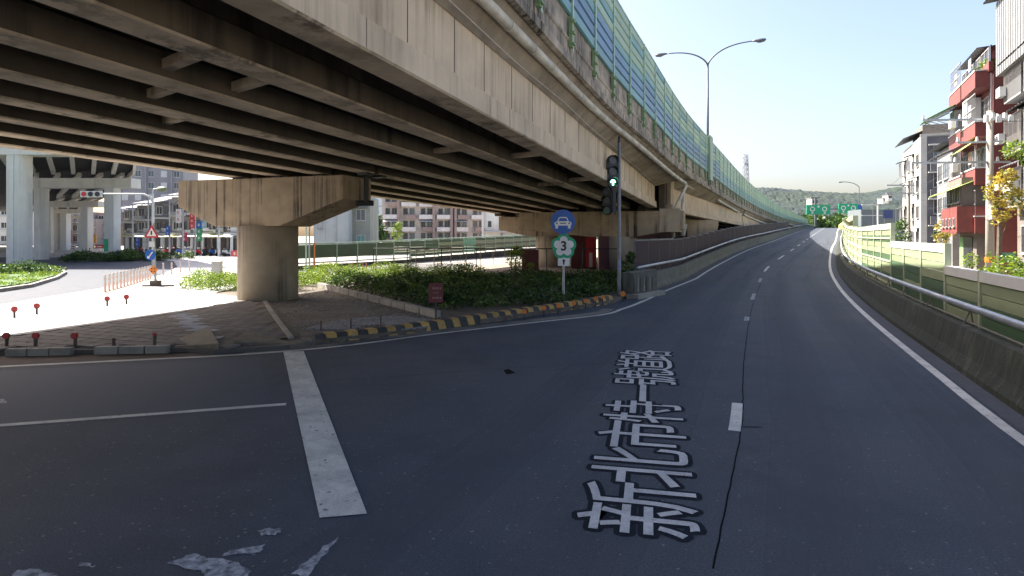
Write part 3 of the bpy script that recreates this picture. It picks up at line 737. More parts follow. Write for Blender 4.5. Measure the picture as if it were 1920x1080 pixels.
mb = MB(); mb.tube([b0, b0+Vector((-.1,-.02,-.12)), b0+Vector((-4.2,1.0,-.25)), b0+Vector((-4.3,1.0,-.5)), b0+Vector((-4.3,1.0,-2.6))], .07, 10); mb.build('drain_run', M_pipe, dp, smooth=True)
dq = thing('drain_pipe', 'second cream drain pipe beyond the bend over the far pier', 'pipe', (13,44.5,6))
mb = MB(); q = [Vector((*offp(Ef, y, -.62), 6.25-(y-44)*.02)) for y in (47.5,46,44.6)]
mb.tube(q+[Vector((q[-1].x-.3,q[-1].y-.3,5.9)), Vector((11.9,42.9,4.0)), Vector((11.95,42.9,3.1))], .12, 12); mb.build('downpipe', M_pipe, dq, smooth=True)
mb = MB(); mb.tube([Vector((11.95,42.9,3.3)),Vector((11.95,42.9,2.5))], [.3,.14], 12); mb.build('hopper', mat('grey_plastic',(.38,.38,.36)), dq)
for k, (ya, yb) in enumerate(((58,75),(80,110))):
    dr = thing('drain_pipe', ['cream drain pipe on the second girder face past the pier','farthest cream drain pipe near the ramp fence'][k], 'pipe', (*offp(Ef, ya, -.4), 5.4))
    mb = MB(); mb.tube([Vector((*offp(Ef, y, -.28), HBf(y)-.25-.012*(y-ya)-.25*k)) for y in np.linspace(ya,yb,6)], .12, 8); mb.build('pipe_length', M_pipe, dr)
# ---------------------------------------------------------------- noise barrier on the elevated road
nb = thing('noise_barrier', 'tall green and blue noise barrier along the elevated road edge', 'noise barrier', (1,14,8.2))
def ntop(y): return 2.85 if y < 60 else 2.85-(y-60)*.009
nslat = 8
pat = [M_gpanC, M_gpanB, M_gpanB, M_gpanC, M_gpanA, M_gpanA, M_gpanA, M_gpanA]
for i in range(len(YB)-1):
    y0, y1 = YB[i], YB[i+1]; ym = (y0+y1)/2
    z0 = HBf(y0)+1.33; H = ntop(y0); z1 = HBf(y1)+1.33
    tv = Vector((*tang(Ef, y0),0)); nv = Vector((tv.y,-tv.x,0))
    # post
    pb_ = Vector((*offp(Ef, y0, .10), 0))
    q = MB(); q.obox(pb_+Vector((0,0,HBf(y0)+.42)), tv*.045, nv*.012, (0,0,1.02+H-.1)); q.obox(pb_-nv*.14+Vector((0,0,HBf(y0)+1.36)), tv*.045, nv*.012, (0,0,H-.05))
    q.obox(pb_-nv*.07+Vector((0,0,HBf(y0)+1.36)), tv*.008, nv*.06, (0,0,H-.05)); q.build('post', M_gpost, nb)
    q = MB(); q.obox(pb_-tv*.13-nv*.02+Vector((0,0,HBf(y0)+.5)), tv*.08, nv*.05, (0,0,.8))
    for zz in (.56,.85,1.15): q.obox(pb_-tv*.13+nv*.04+Vector((0,0,HBf(y0)+zz)), tv*.10, nv*.04, (0,0,.05))
    q.build('bracket', mat('bracket_green',(.20,.30,.13),(.15,.23,.10),3,.5,0), nb)
    A0 = Vector((*offp(Ef, y0, .03),0)); A1 = Vector((*offp(Ef, y1, .03),0))
    d = (A1-A0); dn_ = d.normalized(); nn = Vector((dn_.y,-dn_.x,0)); A0 = A0+dn_*.05; A1 = A1-dn_*.05
    sh = H/nslat
    if i < 24:
        for s in range(nslat):
            za, zb = z0+s*sh, z1+s*sh*ntop(y1)/H
            q = MB(); g = .022
            q.loft([[A0+nn*.0+Vector((0,0,za+g)), A0+nn*.045+Vector((0,0,za+g+.03)), A0+nn*.045+Vector((0,0,za+sh-g-.03)), A0+Vector((0,0,za+sh-g)), A0-nn*.06+Vector((0,0,za+sh-g)), A0-nn*.06+Vector((0,0,za+g))],
                    [A1+nn*.0+Vector((0,0,zb+g)), A1+nn*.045+Vector((0,0,zb+g+.03)), A1+nn*.045+Vector((0,0,zb+sh-g-.03)), A1+Vector((0,0,zb+sh-g)), A1-nn*.06+Vector((0,0,zb+sh-g)), A1-nn*.06+Vector((0,0,zb+g))]])
            mm = pat[s] if i > 2 else pat[s]
            if s == 3 and i % 3 == 1: mm = M_gpanB
            if s >= 4 and (i*7+s) % 5 == 0: mm = M_gpanC
            q.build('slat', mm, nb)
    else:
        q = MB(); sh1 = ntop(y1)/nslat
        for s in range(nslat):
            za, zb = z0+s*sh, z1+s*sh1; g = .025
            q.loft([[A0+nn*.04+Vector((0,0,za+g)), A0+nn*.04+Vector((0,0,za+sh-g)), A0-nn*.06+Vector((0,0,za+sh-g)), A0-nn*.06+Vector((0,0,za+g))],
                    [A1+nn*.04+Vector((0,0,zb+g)), A1+nn*.04+Vector((0,0,zb+sh1-g)), A1-nn*.06+Vector((0,0,zb+sh1-g)), A1-nn*.06+Vector((0,0,zb+g))]], mi=(0 if s >= 3 else 1))
        q.build('panel', [M_gpanA, M_gpanC], nb)
    q = MB(); q.bar(Vector((*offp(Ef,y0,.02),z0+H+.02)), Vector((*offp(Ef,y1,.02),z1+ntop(y1)+.02)), .12, .06); q.build('top_rail', M_gpost, nb)
# refuge box under the lamp
q = MB(); q.obox(Vector((*offp(Ef, 50.6, .16), HBf(50.6)+.75)), Vector((*tang(Ef,50.6),0))*.8, Vector((.9,-.43,0))*.10, (0,0,3.62)); q.build('refuge_panel', M_gpanA, nb)
# ---------------------------------------------------------------- piers
def pier(label, cx, cy, rcol, Ll, Lr, ztop, zbot, zend, wid, zl=None, rz=0):
    root = thing('bridge_pier', label, 'bridge pier', (cx,cy,0), 'hammerhead piers carrying the elevated road')
    mb = MB(); rings = []
    for z, k in ((-.05,1.0),(zbot*.5,1.0),(zbot+.02,1.0)):
        rings.append([Vector((cx+rcol*k*math.cos(t), cy+rcol*k*math.sin(t), z)) for t in np.linspace(0,2*math.pi,40,endpoint=False)])
    mb.loft(rings); o = mb.build('column', M_col, root, smooth=False)
    for p in o.data.polygons: p.use_smooth = len(p.vertices) == 4
    c = Vector((cx,cy,0)); a = T*wid/2
    # profile along NR
    prof = [(-Ll, zend if zl is None else zl), (-1.7, zbot), (1.25, zbot), (Lr, zend), (Lr, ztop), (-Ll, ztop)]
    mb = MB(); mb.loft([[c-a+NR*u+Vector((0,0,z)) for u, z in prof], [c+a+NR*u+Vector((0,0,z)) for u, z in prof]])
    o = mb.build('pier_cap', M_pier, root)
    bv = o.modifiers.new('bevel','BEVEL'); bv.width = .03; bv.segments = 2; bv.limit_method = 'ANGLE'
    return root
p1 = pier('nearest pier, thick round column under a stained cap', -9.3, 23.4, 1.09, 3.5, 3.95, 4.62, 2.85, 3.78, 1.8, 3.62)
for k in range(4, 8):
    c = GC[k]-.28; Y = 23.4-((c+.345*23.4+9.3)*.9453)*.3261; X = c+.345*Y
    for s in (-.45,.45):
        mb = MB(); mb.obox(Vector((X,Y,4.61))+T*s, NR*.2, T*.2, (0,0,sz(Y)-4.60)); mb.build('bearing', M_dark, p1)
mb = MB(); e = Vector((-9.3,23.4,0))+NR*4.25
mb.tube([e+Vector((.1,-.2,5.6)), e+Vector((.1,-.2,3.75)), e+Vector((.15,-.2,3.62))], .09, 10); mb.tube([e+Vector((-.25,-.2,3.66)), e+Vector((.35,-.2,3.66))], .10, 10)
mb.build('drain_stub', M_dark, p1)
p2 = pier('far pier with long cap end beside the traffic signal pole', 7.35, 42.7, 1.36, 6.9, 4.5, 4.16, 2.42, 2.95, 2.0)
mb = MB(); e = Vector((7.35,42.7,0))+NR*3.6; mb.obox(e+Vector((0,0,2.75)), NR*.65, T*1.08, (0,0,1.55)); mb.build('end_block', M_col, p2)
p3 = pier('half hidden far pier behind the round flower sign', 3.2, 50.0, 1.25, 4.2, 4.2, 4.05, 2.45, 3.0, 2.0)
pier('pier standing behind the dark screen fence past the signal pole', 24.6, 81.5, 1.2, 6.0, 4.6, 3.5, 2.2, 2.6, 2.0)
# slanted support seen behind the screen
vs_ = thing('slanted_support', 'tapering concrete support behind the dark ramp fence', 'support', (17.3,55,0))
mb = MB(); mb.loft([[Vector((16.9+dx,55+dy,-.05)) for dx,dy in ((-.9,-.4),(.9,-.4),(.9,.4),(-.9,.4))],[Vector((16.9+dx,55+dy,3.9)) for dx,dy in ((-1.5,-.5),(1.5,-.5),(1.5,.5),(-1.5,.5))]]); mb.build('column', M_col, vs_)

# ---------------------------------------------------------------- barriers beside the road
def barrier(name, label, f, side, d0, Y0, Y1, h, wb, wt, mtl, down=.0, seglen=6.0):
    root = thing(name, label, 'road barrier', (*offp(f,Y0,side*d0),0))
    Yst = steps(f, Y0, Y1, seglen)
    for i in range(len(Yst)-1):
        rr = []
        for y in np.linspace(Yst[i]+.008, Yst[i+1]-.008, 5 if Yst[i] < 60 else 3):
            z = ZR(y); q = lambda d, zz: Vector((*offp(f,y,side*d), zz))
            r_ = [q(d0,z-.02), q(d0,z+.10), q(d0+.10,z+.30), q(d0+wb-wt,z+h), q(d0+wb,z+h), q(d0+wb+.03, -.06)]
            rr.append(r_ if side > 0 else r_[::-1])
        mb = MB(); mb.loft(rr); mb.build('barrier_length', mtl, root)
    return root
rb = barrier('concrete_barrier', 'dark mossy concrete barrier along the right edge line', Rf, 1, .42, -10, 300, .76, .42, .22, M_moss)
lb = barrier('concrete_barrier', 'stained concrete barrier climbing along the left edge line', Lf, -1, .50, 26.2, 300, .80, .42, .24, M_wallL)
def rail(root, f, side, d, Y0, Y1, zr, r, zb, bd):
    Yst = steps(f, Y0, Y1, 6.0); P_ = []
    for i in range(len(Yst)-1):
        mb = MB(); mb.tube([Vector((*offp(f,y,side*d), ZR(y)+zr)) for y in np.linspace(Yst[i]+.004,Yst[i+1]-.004,5)], r, 10)
        mb.build('rail', M_galv, root, smooth=True)
    for y in steps(f, Y0+1, min(Y1,140), 3.0):
        t = Vector((*tang(f,y),0)); nv = Vector((t.y,-t.x,0))*side; b = Vector((*offp(f,y,side*bd), ZR(y)+zb-.01)); tp = Vector((*offp(f,y,side*d), ZR(y)+zr-.04))
        mb = MB(); mb.bar(b+nv*.10, tp-nv*.02, .02, .05, up=(t.x,t.y,0)); mb.obox(b, t*.07, nv*.06, (0,0,.015)); mb.bar(b-nv*.05+t*.05+Vector((0,0,.02)), tp-Vector((0,0,.02))+t*.12, .02,.03, up=(t.x,t.y,0))
        mb.build('rail_bracket', mat('bracket_steel',(.10,.10,.10),(.16,.13,.10),6,.7,.1), root)
    if side > 0:
        mb = MB(); mb.tube([Vector((*offp(f,y,side*(bd+.05)), ZR(y)+zb+.06)) for y in np.arange(Y0,70,1.5)], .02, 6); mb.build('low_rail', mat('bracket_steel',(.10,.10,.10)), root)
rail(rb, Rf, 1, .82, -9, 300, 1.10, .065, .76, .74)
rail(lb, Lf, -1, .80, 25.9, 300, 1.12, .065, .80, .80)
# end block at the start of the left barrier
eb = thing('barrier_end_block', 'weathered concrete end block with pale ribs by the signal pole', 'concrete block', (5.2,25.3,0))
a_ = Vector((4.65,24.55,0)); b_ = Vector((5.95,26.1,0))
mb = MB(); mb.bar(a_+Vector((0,0,.5)), b_+Vector((0,0,.55)), .5, 1.05); mb.build('block', M_wallL, eb)
mb = MB(); mb.bar(a_+Vector((-.15,-.2,.07))+Vector((.25,-.1,0)), b_+Vector((.35,.1,.07)), .55, .22); mb.build('footing', M_kerbc, eb)
for k in range(7):
    q = (a_.lerp(b_, k/8+.03)); d = (b_-a_).normalized(); nn = Vector((d.y,-d.x,0))
    mb = MB(); mb.obox(q+nn*.26+Vector((0,0,.25)), d*.035, nn*.02, (0,0,.55)); mb.build('rib', M_kerbc if k%2 else M_wallL, eb)
# screen fence behind the left barrier
sf = thing('screen_fence', 'dark stepped screen fence behind the left barrier', 'fence', (6,28,0))
Yst = steps(Lf, 27.6, 125, 2.6)
for i in range(len(Yst)-1):
    y0, y1 = Yst[i], Yst[i+1]; z = ZR(y0)+.1; top = 2.2
    A0 = Vector((*offp(Lf,y0,-1.35),0)); A1 = Vector((*offp(Lf,y1,-1.35),0)); d = (A1-A0).normalized()
    mb = MB(); mb.tube([A0+Vector((0,0,-.06)), A0+Vector((0,0,z+top))], .03, 6); mb.build('fence_post', M_lamp, sf)
    mb = MB(); mb.tube([A0+Vector((0,0,z+top-.03)), A1+Vector((0,0,z+top-.03))], .028, 6); mb.build('top_rail', M_lamp, sf)
    mb = MB(); mb.bar(A0+d*.04+Vector((0,0,z+top/2)), A1-d*.04+Vector((0,0,z+top/2)), .012, top-.1); mb.build('screen', M_mesh, sf)
# ---------------------------------------------------------------- right noise barrier
nr_ = thing('noise_barrier', 'stepped green noise barrier with white cap behind the mossy wall', 'noise barrier', (9,11,0))
def roff(Y): return 1.5 if Y < 30 else max(1.05, 1.5-(Y-30)*.02)
Yst = steps(Rf, 3.2, 150, 2.85)
for i in range(len(Yst)-1):
    y0, y1 = Yst[i], Yst[i+1]; ym = (y0+y1)/2
    zb = ZR(ym)+.0
    top = 1.72 if y0 < 14.6 else (2.28 if y0 < 22.2 else 2.98)
    if y0 > 40: top = 2.9
    A0 = Vector((*offp(Rf,y0,roff(y0)),0)); A1 = Vector((*offp(Rf,y1,roff(y1)),0)); d = (A1-A0).normalized(); nn = Vector((-d.y,d.x,0))
    tp = max(top, 2.28 if (y0 >= 14.6 and y0 < 17) or y0<14.6<y1 else top)
    q = MB(); q.obox(A0+Vector((0,0,-.06)), d*.06, nn*.075, (0,0,zb+top+.06+(.02)))
    if abs(y0-14.6) < 1.6 or False: pass
    q.build('post', M_cream, nr_)
    q = MB(); q.bar(A0+d*.06+Vector((0,0,zb+top-.11)), A1-d*.06+Vector((0,0,zb+top-.11)), .16, .22); q.build('cap', M_white if y0 < 30 else M_cream, nr_)
    ns = int(round((top-.22)/.25)); sh = (top-.24)/ns
    for s in range(ns):
        z = zb+.01+s*sh
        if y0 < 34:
            m_ = M_gpanE if (s >= ns-2 or (s*3+i) % 5 == 0) else M_gpanD  # lower slats darker: the viaduct's shadow put into their colour
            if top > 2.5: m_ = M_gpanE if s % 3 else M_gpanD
            q = MB(); g = .012
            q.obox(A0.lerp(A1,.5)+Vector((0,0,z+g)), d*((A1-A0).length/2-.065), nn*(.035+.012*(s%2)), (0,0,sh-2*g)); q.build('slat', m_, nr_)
    if y0 >= 34:
        q = MB()
        for s in range(ns):
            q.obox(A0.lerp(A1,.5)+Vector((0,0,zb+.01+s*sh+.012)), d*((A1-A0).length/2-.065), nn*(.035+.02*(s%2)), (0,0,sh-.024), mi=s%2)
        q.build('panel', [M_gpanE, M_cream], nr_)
    if 22 < y0 < 60:
        for s in (2,5,8):
            q = MB(); q.bar(A0+nn*.08+Vector((0,0,zb+s*.3)), A1+nn*.08+Vector((0,0,zb+s*.3)), .03, .07); q.build('rung', M_cream, nr_)

# thin cable clipped along the fascia
mb = MB(); cp = Vector((-4.6,0,0))+NR*.02
mb.tube([Vector((-4.55+.345*y, y, sz(y)+1.52+.03*math.sin(y*.8)))+NR*.0 for y in np.arange(-8,41,1.5)], .009, 5); tag(mb.build('cable', M_pipe), 'thin pale cable clipped along the outer girder face', 'cable')
# formwork joints on the outer girder face
fj = MB()
for y in np.arange(-8, 41, 1.55):
    yy = y+random.uniform(-.15,.15); p = Vector((-4.6+.345*yy, yy, 0))-NR*.13*.9453
    fj.obox(p+Vector((0,0,sz(yy)+.52)), T*.006, NR*.004, (0,0,1.3))
fj.build('form_joint', mat('joint_line',(.17,.135,.10),None,3,.9,0), via)
fj = MB()
for y in np.arange(-8, 41, 5.3):
    p = Vector((-4.6+.345*y, y, 0)); fj.obox(p+Vector((0,0,sz(y)+.04)), T*.008, NR*.004, (0,0,.38))
fj.build('flange_joint', mat('joint_line',(.17,.135,.10)), via)

# dark boards added where only shade lies under the far spans
ho = thing('added_shade_boards', 'dark maroon boards added for the shade under the far spans behind the screen fence', 'added boards', (*offp(Lf,40,-6),0))
Yst = steps(Lf, 37, 120, 3.0)
for i in range(len(Yst)-1):
    a = Vector((*offp(Lf,Yst[i],-6.2),0)); b = Vector((*offp(Lf,Yst[i+1],-6.2),0)); d = (b-a).normalized(); n2 = Vector((d.y,-d.x,0))
    mb = MB(); mb.obox((a+b)/2+Vector((0,0,-.06)), d*((b-a).length/2-.02), n2*.03, (0,0,2.5+ZR(Yst[i])*.8)); mb.build('board', mat('shade_maroon',(.05,.018,.022),(.08,.02,.025),2,.8,.1,vary=.3), ho)
# ---------------------------------------------------------------- traffic signal
SX, SY = G(1161,560)
sg = thing('traffic_signal', 'traffic signal on grey pole with green arrow lit', 'traffic signal', (SX,SY,0))
mb = MB(); mb.tube([(SX,SY,0),(SX,SY,.5),(SX,SY,6.2)], [.085,.075,.06], 12); mb.build('pole', mat('signal_pole',(.24,.24,.24),(.16,.16,.16),4,.6,.1,30), sg, smooth=True)
mb = MB(); mb.cyl(SX,SY,6.2,6.45,.05,.05,8); mb.bar((SX-.05,SY-.06,6.25),(SX-.05,SY-.06,5.2),.05,.05); mb.build('pole_cap', M_dark, sg)
def head(cx, cy, ztop, yaw, n, r, lit, parent, name='signal_head'):
    # faces direction (sin yaw,-cos yaw)
    fx = Vector((math.sin(yaw), -math.cos(yaw), 0)); sx = Vector((math.cos(yaw), math.sin(yaw), 0))
    hh = n*r*2.35
    c = Vector((cx,cy,0))
    pr = []
    w = r*1.18
    for k in range(9): t = math.pi*k/8; pr.append((w*math.cos(t), ztop-w+w*math.sin(t)))
    for k in range(9): t = math.pi+math.pi*k/8; pr.append((w*math.cos(t), ztop-hh+w+w*math.sin(t)))
    mb = MB(); mb.loft([[c+sx*u+fx*.0+Vector((0,0,z)) for u, z in pr], [c+sx*u-fx*.16+Vector((0,0,z)) for u, z in pr]])
    hd_ = mb.build(name, mat('signal_housing',(.012,.014,.014),None,3,.5,0), parent)
    for k in range(n):
        zc = ztop-r*1.18-k*r*2.35
        v = MB(); m_ = 14; ring0 = []; ring1 = []
        for j in range(m_+1):
            t = R(-25)+R(230)*j/m_
            ring0.append(c+sx*r*math.cos(t)+Vector((0,0,zc+r*math.sin(t)))+fx*.0)
            ring1.append(c+sx*r*math.cos(t)+Vector((0,0,zc+r*math.sin(t)))+fx*(.10+.16*max(0,math.sin(t))))
        v.add(ring0+ring1, [(j,j+1,m_+2+j,m_+1+j) for j in range(m_)]); v.build('visor', M_dark, hd_)
        l = MB(); l.disc(c+Vector((0,0,zc))+fx*.005, fx, r*.86, .02, 20)
        l.build('lens', mat('lens_green_dim',(.01,.10,.06),None,3,.2,0) if k == n-1 else mat('lens_dark',(.05,.05,.055),None,3,.2,0), hd_)
        if lit and k == n-1:
            a = MB(); q = c+Vector((0,0,zc))+fx*.03
            def ap(u, z): return q+sx*(u*r)+Vector((0,0,z*r))
            for p0, p1 in (((0,-.62),(0,.45)),((-.5,.0),(0,.52)),((.5,.0),(0,.52))):
                a.bar(ap(*p0), ap(*p1), .055, .012, up=tuple(fx))
            a.build('arrow', mat('lit_arrow',(.1,.8,.5),None,3,.5,0,emit=(.25,1,.65),estr=3.5), hd_)
    return hd_
head(SX-.27, SY-.10, 5.70, R(8), 3, .185, True, sg)
head(SX-.50, SY-.0, 4.48, R(-32), 3, .165, False, sg)
mb = MB()
for z in (5.45, 4.72, 4.3, 3.55): mb.bar((SX,SY-.0,z),(SX-.42 if z<4.6 else SX-.2,SY+.04,z),.05,.05)
mb.bar((SX-.18,SY+.05,4.6),(SX-.18,SY+.05,3.35),.10,.12)
mb.build('mounting_arm', M_dark, sg)
mb = MB(); mb.obox((SX-.0,SY-.085,1.15), (.045,0,0),(0,.006,0),(0,0,.42)); mb.build('sticker', mat('sticker',(.12,.18,.42),(.35,.35,.4),14,.5,0), sg)
# ---------------------------------------------------------------- road signs by the hedge
SXX = .0844
def dsc(c, r, t, m_, name, parent, n=40):
    mb = MB(); mb.disc(c, (0,-1,0), r, t, n); return mb.build(name, m_, parent)
sx, sy = P(1057,461,22.1)[0], 22.1
fs = thing('road_sign', 'round blue car sign above the green flower route 3 sign', 'road sign', (sx,sy,.1))
mb = MB(); mb.tube([(sx,sy+.06,0),(sx,sy+.06,3.0)], .045, 10); mb.build('pole', M_galv, fs)
bz = 2.5+(442-416)*sy/1150; rr_ = 23*sy/1150
dsc((sx-.03,sy,bz), rr_, .02, M_signblue, 'blue_disc', fs)
def flat(parent, name, m_, pts, c, s, y):
    mb = MB(); V = [(c[0]+x*s, y, c[1]+z*s) for x, z in pts]; V2 = [(a,b+.006,cc) for a,b,cc in V]; n = len(V)
    mb.add(V+V2, [tuple(range(n))]+[tuple(range(2*n-1,n-1,-1))]+[(i,n+i,n+(i+1)%n,(i+1)%n) for i in range(n)]); return mb.build(name, m_, parent)
c = (sx-.03, bz-.01); s = rr_; y_ = sy-.028
# car emblem
body = [(-.66,-.28),(-.70,-.10),(-.64,.0),(-.48,.06),(-.34,.36),(-.24,.42),(.24,.42),(.34,.36),(.48,.06),(.64,.0),(.70,-.10),(.66,-.28)]
flat(fs, 'car_body', M_signwhite, body, c, s, y_)
flat(fs, 'car_window', M_signblue, [(-.38,.08),(-.26,.33),(.26,.33),(.38,.08)], c, s, y_-.004)
for sd in (-1,1):
    flat(fs, 'car_wheel', M_signwhite, [(sd*.40,-.52),(sd*.62,-.52),(sd*.62,-.26),(sd*.40,-.26)], c, s, y_)
    flat(fs, 'car_light', M_signblack, [(sd*.50+.07*math.cos(t),-.10+.07*math.sin(t)) for t in np.linspace(0,2*math.pi,10,endpoint=False)], c, s, y_-.004)
flat(fs, 'car_grille', M_signblack, [(-.24,-.13),(.24,-.13),(.24,-.06),(-.24,-.06)], c, s, y_-.004)
# flower
fz = 2.5+(442-462)*sy/1150
def flower(R0, a0, n=80):
    P_ = []
    for k in range(n):
        t = 2*math.pi*k/n+math.pi/2
        ph = ((t-math.pi/2)/(2*math.pi/5)) % 1; ph = min(ph, 1-ph)
        P_.append((math.cos(t)*(R0*(1-a0*(ph*2)**2.2)), math.sin(t)*(R0*(1-a0*(ph*2)**2.2))))
    return P_
flat(fs, 'flower_border', M_signgreen, flower(1.0,.16), (sx,fz), 24*sy/1150, sy-.006)
flat(fs, 'flower', M_signwhite, flower(.80,.36), (sx,fz), 24*sy/1150, sy-.014)
def glyph(ch, size, name, m_, parent, c, y, ext=.004):
    cu = bpy.data.curves.new('t','FONT'); cu.body = ch; cu.size = size; cu.align_x = 'CENTER'; cu.align_y = 'CENTER'; cu.offset = size*.028; cu.extrude = ext; cu.resolution_u = 3
    to = bpy.data.objects.new('t', cu); COL.objects.link(to); bpy.context.view_layer.update()
    me = bpy.data.meshes.new_from_object(to.evaluated_get(bpy.context.evaluated_depsgraph_get())); me.materials.clear(); me.materials.append(m_); me.name = name
    bpy.data.objects.remove(to)
    w0 = world_loc(parent)
    return inst(name, me, parent, (c[0]-w0.x, y-w0.y, c[1]-w0.z), rot=(math.pi/2,0,0))
glyph('3', .47, 'numeral', M_signblack, fs, (sx,fz), sy-.022)
az = 2.5+(442-491)*sy/1150
flat(fs, 'arrow_plate', M_signwhite, [(-.21,-.15),(.21,-.15),(.21,.15),(-.21,.15)], (sx+.0,az), 1, sy-.004)
flat(fs, 'up_arrow', M_signblack, [(-.028,-.10),(.028,-.10),(.028,.02),(.075,.02),(0,.11),(-.075,.02),(-.028,.02)], (sx,az), 1, sy-.012)
# small red notice board in the hedge
nx, ny = P(817,549,16.6)[0], 16.6; nz = 2.5+(442-549)*16.6/1150
ns_ = thing('notice_board', 'small faded dark red notice board standing in the hedge', 'notice board', (nx,ny,.1))
mb = MB(); mb.obox((nx,ny,nz-.26),(.19,.02,0),(0,.012,0),(.0,0,.52)); mb.build('board', mat('faded_red',(.17,.04,.04),(.12,.03,.03),9,.7,.05), ns_)
mb = MB(); mb.obox((nx,ny+.03,0),(.02,0,0),(0,.02,0),(0,0,nz+.2)); mb.build('post', M_rust, ns_)
mb = MB()
for r_ in range(3):
    for k in range(5 if r_ != 1 else 3):
        if r_ == 1: mb.obox((nx-.05+k*.05,ny-.016,nz-.01),(.018,0,0),(0,.003,0),(0,0,.02)); continue
        mb.obox((nx-.13+k*.065,ny-.018,nz+.10-r_*.13),(.02,0,0),(0,.003,0),(0,0,.05))
mb.build('faint_lettering', mat('faint_letter',(.34,.20,.18),None,3,.8,0), ns_)
# orange reflectors along the striped kerb
rp_ = [(1168,551,556),(1130,557,566),(1117,560,569),(1098,564,573),(1076,568,578),(1047,573,584),(1020,577,588),(983,584,594)]
for k, (px,py,pb) in enumerate(rp_):
    gx, gy = G(px, pb+6 if k else 566); z = 2.5-(py-442)*gy/1150; r = .075 if k else .10
    t = thing('reflector_post', 'big orange round reflector at the foot of the signal pole' if k == 0 else '%s small orange round reflector from the signal pole, by the striped kerb' % ORD[k-1], 'reflector', (gx,gy,.05), 'orange reflectors along the striped kerb')
    mb = MB(); mb.tube([(gx,gy+.02,.0),(gx,gy+.02,z)], .018, 6); mb.build('stem', M_dark, t)
    mb = MB(); mb.disc((gx,gy+.0,z),(0,-1,0), r, .03, 14); mb.build('disc', M_orange, t)
for k, (px,py) in enumerate([(602,634),(658,629),(714,623)]):
    gx, gy = G(px, py-4)
    t = thing('iron_stub', '%s short rusty iron stub behind the striped kerb, from the left' % ORD[k], 'iron stub', (gx,gy,.1), 'iron stubs behind the striped kerb')
    mb = MB(); mb.tube([(gx,gy,.0),(gx,gy,.38)], .02, 6); mb.build('post', M_rust, t)
# red tipped bollards at the broken kerb
for k, (px, h_) in enumerate([(12,.33),(67,.33),(140,.33),(213,.30),(290,.36)]):
    gx, gy = G(px, 662); gy += .12; gx = (px-960)*gy/1150
    t = thing('kerb_bollard', '%s short red topped bollard on the broken kerb, from the left' % ORD[k], 'bollard', (gx,gy,.05), 'red topped bollards on the broken kerb')
    mb = MB(); mb.tube([(gx,gy,.0),(gx+random.uniform(-.02,.02),gy,h_)], .035, 8); mb.build('post', M_rust, t)
    if k < 3 or k == 4:
        mb = MB(); mb.disc((gx,gy+.02,h_+.02),(0,-1,0), .07 if k<3 else .035, .05, 12); mb.build('red_disc', M_red, t)
for k, (px, py) in enumerate([(27,600),(69,593),(201,577),(237,573)]):
    gx, gy = G(px, py+3); 
    t = thing('red_marker', '%s lone red marker on the sunlit pale pavement, from the left' % ORD[k], 'marker post', (gx,gy,.11), 'red markers on the sunlit pavement')
    mb = MB(); mb.tube([(gx,gy,.1),(gx,gy,.34)], .03, 6); mb.build('post', M_rust, t)
    mb = MB(); mb.disc((gx,gy+.02,.36),(0,-1,0), .09, .04, 12); mb.build('red_disc', M_red, t)
# delineator posts
D0 = Vector((*G(197,553),0)); D1 = Vector((*G(282,527),0)); pm_ = MB(); pm_.tube([(0,0,0),(0,0,.03),(0,0,.031),(0,0,.72),(0,0,.75)], [.14,.14,.05,.05,.03], 8); dme = meshof(pm_, 'delineator', M_delin)
bm_ = MB(); bm_.tube([(0,0,0),(0,0,.12)], .054, 8); bme = meshof(bm_, 'reflective_band', M_white)
for k in range(15):
    p = D0.lerp(D1, (k/14)**1.0)
    t = thing('delineator_post', '%s pale orange flexible post of the row on the pale pavement, from the left' % ORD[k], 'delineator', (p.x,p.y,.11), 'flexible posts along the side road')
    inst('post', dme, t, (0,0,0)); inst('reflective_band', bme, t, (0,0,.38)); inst('reflective_band', bme, t, (0,0,.58))
for k, (px,py) in enumerate([(306,520),(322,518),(338,514),(355,512)]):
    gx, gy = G(px, py)
    t = thing('delineator_post', '%s flexible post right of the blue arrow sign' % ORD[k], 'delineator', (gx,gy,.11), 'flexible posts along the side road')
    inst('post', dme, t, (0,0,0)); inst('reflective_band', bme, t, (0,0,.38))
# ---------------------------------------------------------------- warning sign cluster
wx, wy = G(292,541)
wsn = thing('warning_sign', 'red triangle warning sign over blue arrow disc and orange diamond', 'road sign', (wx,wy,.11))
mb = MB(); mb.tube([(wx,wy,.1),(wx-.12,wy,4.0-.9)], .055, 8); mb.build('pole', M_galv, wsn)
mb = MB(); mb.obox((wx,wy,.1),(.18,0,0),(0,.18,0),(0,0,.28)); mb.bar((wx-.5,wy-.2,.14),(wx+.9,wy-.1,.14),.12,.09); mb.build('base', M_rust, wsn)
def wp(px,py): p = P(px,py,wy); return (p[0],p[2])
tz = wp(286,437)
tri = lambda s: [(-.5*s,-.30*s),(.5*s,-.30*s),(0,.56*s)]
flat(wsn,'red_triangle', M_signred, tri(.72), tz, 1, wy-.08); flat(wsn,'white_triangle', M_signwhite, tri(.46), (tz[0],tz[1]-.005), 1, wy-.09)
flat(wsn,'black_mark', M_signblack, [(-.035,-.08),(.035,-.08),(.035,.10),(-.035,.10)], tz, 1, wy-.10)
c2 = wp(284,478)
o = dsc((c2[0],wy-.07,c2[1]), .255, .02, M_signblue, 'blue_disc', wsn, 28)
flat(wsn,'white_arrow', M_signwhite, [(-.14,-.17),(-.02,-.16),(-.05,-.11),(.13,.13),(.09,.16),(-.09,-.08),(-.14,-.04)], c2, 1, wy-.10)
c3 = wp(289,506)
flat(wsn,'orange_diamond', M_signora, [(-.22,0),(0,-.22),(.22,0),(0,.22)], c3, 1, wy-.07)
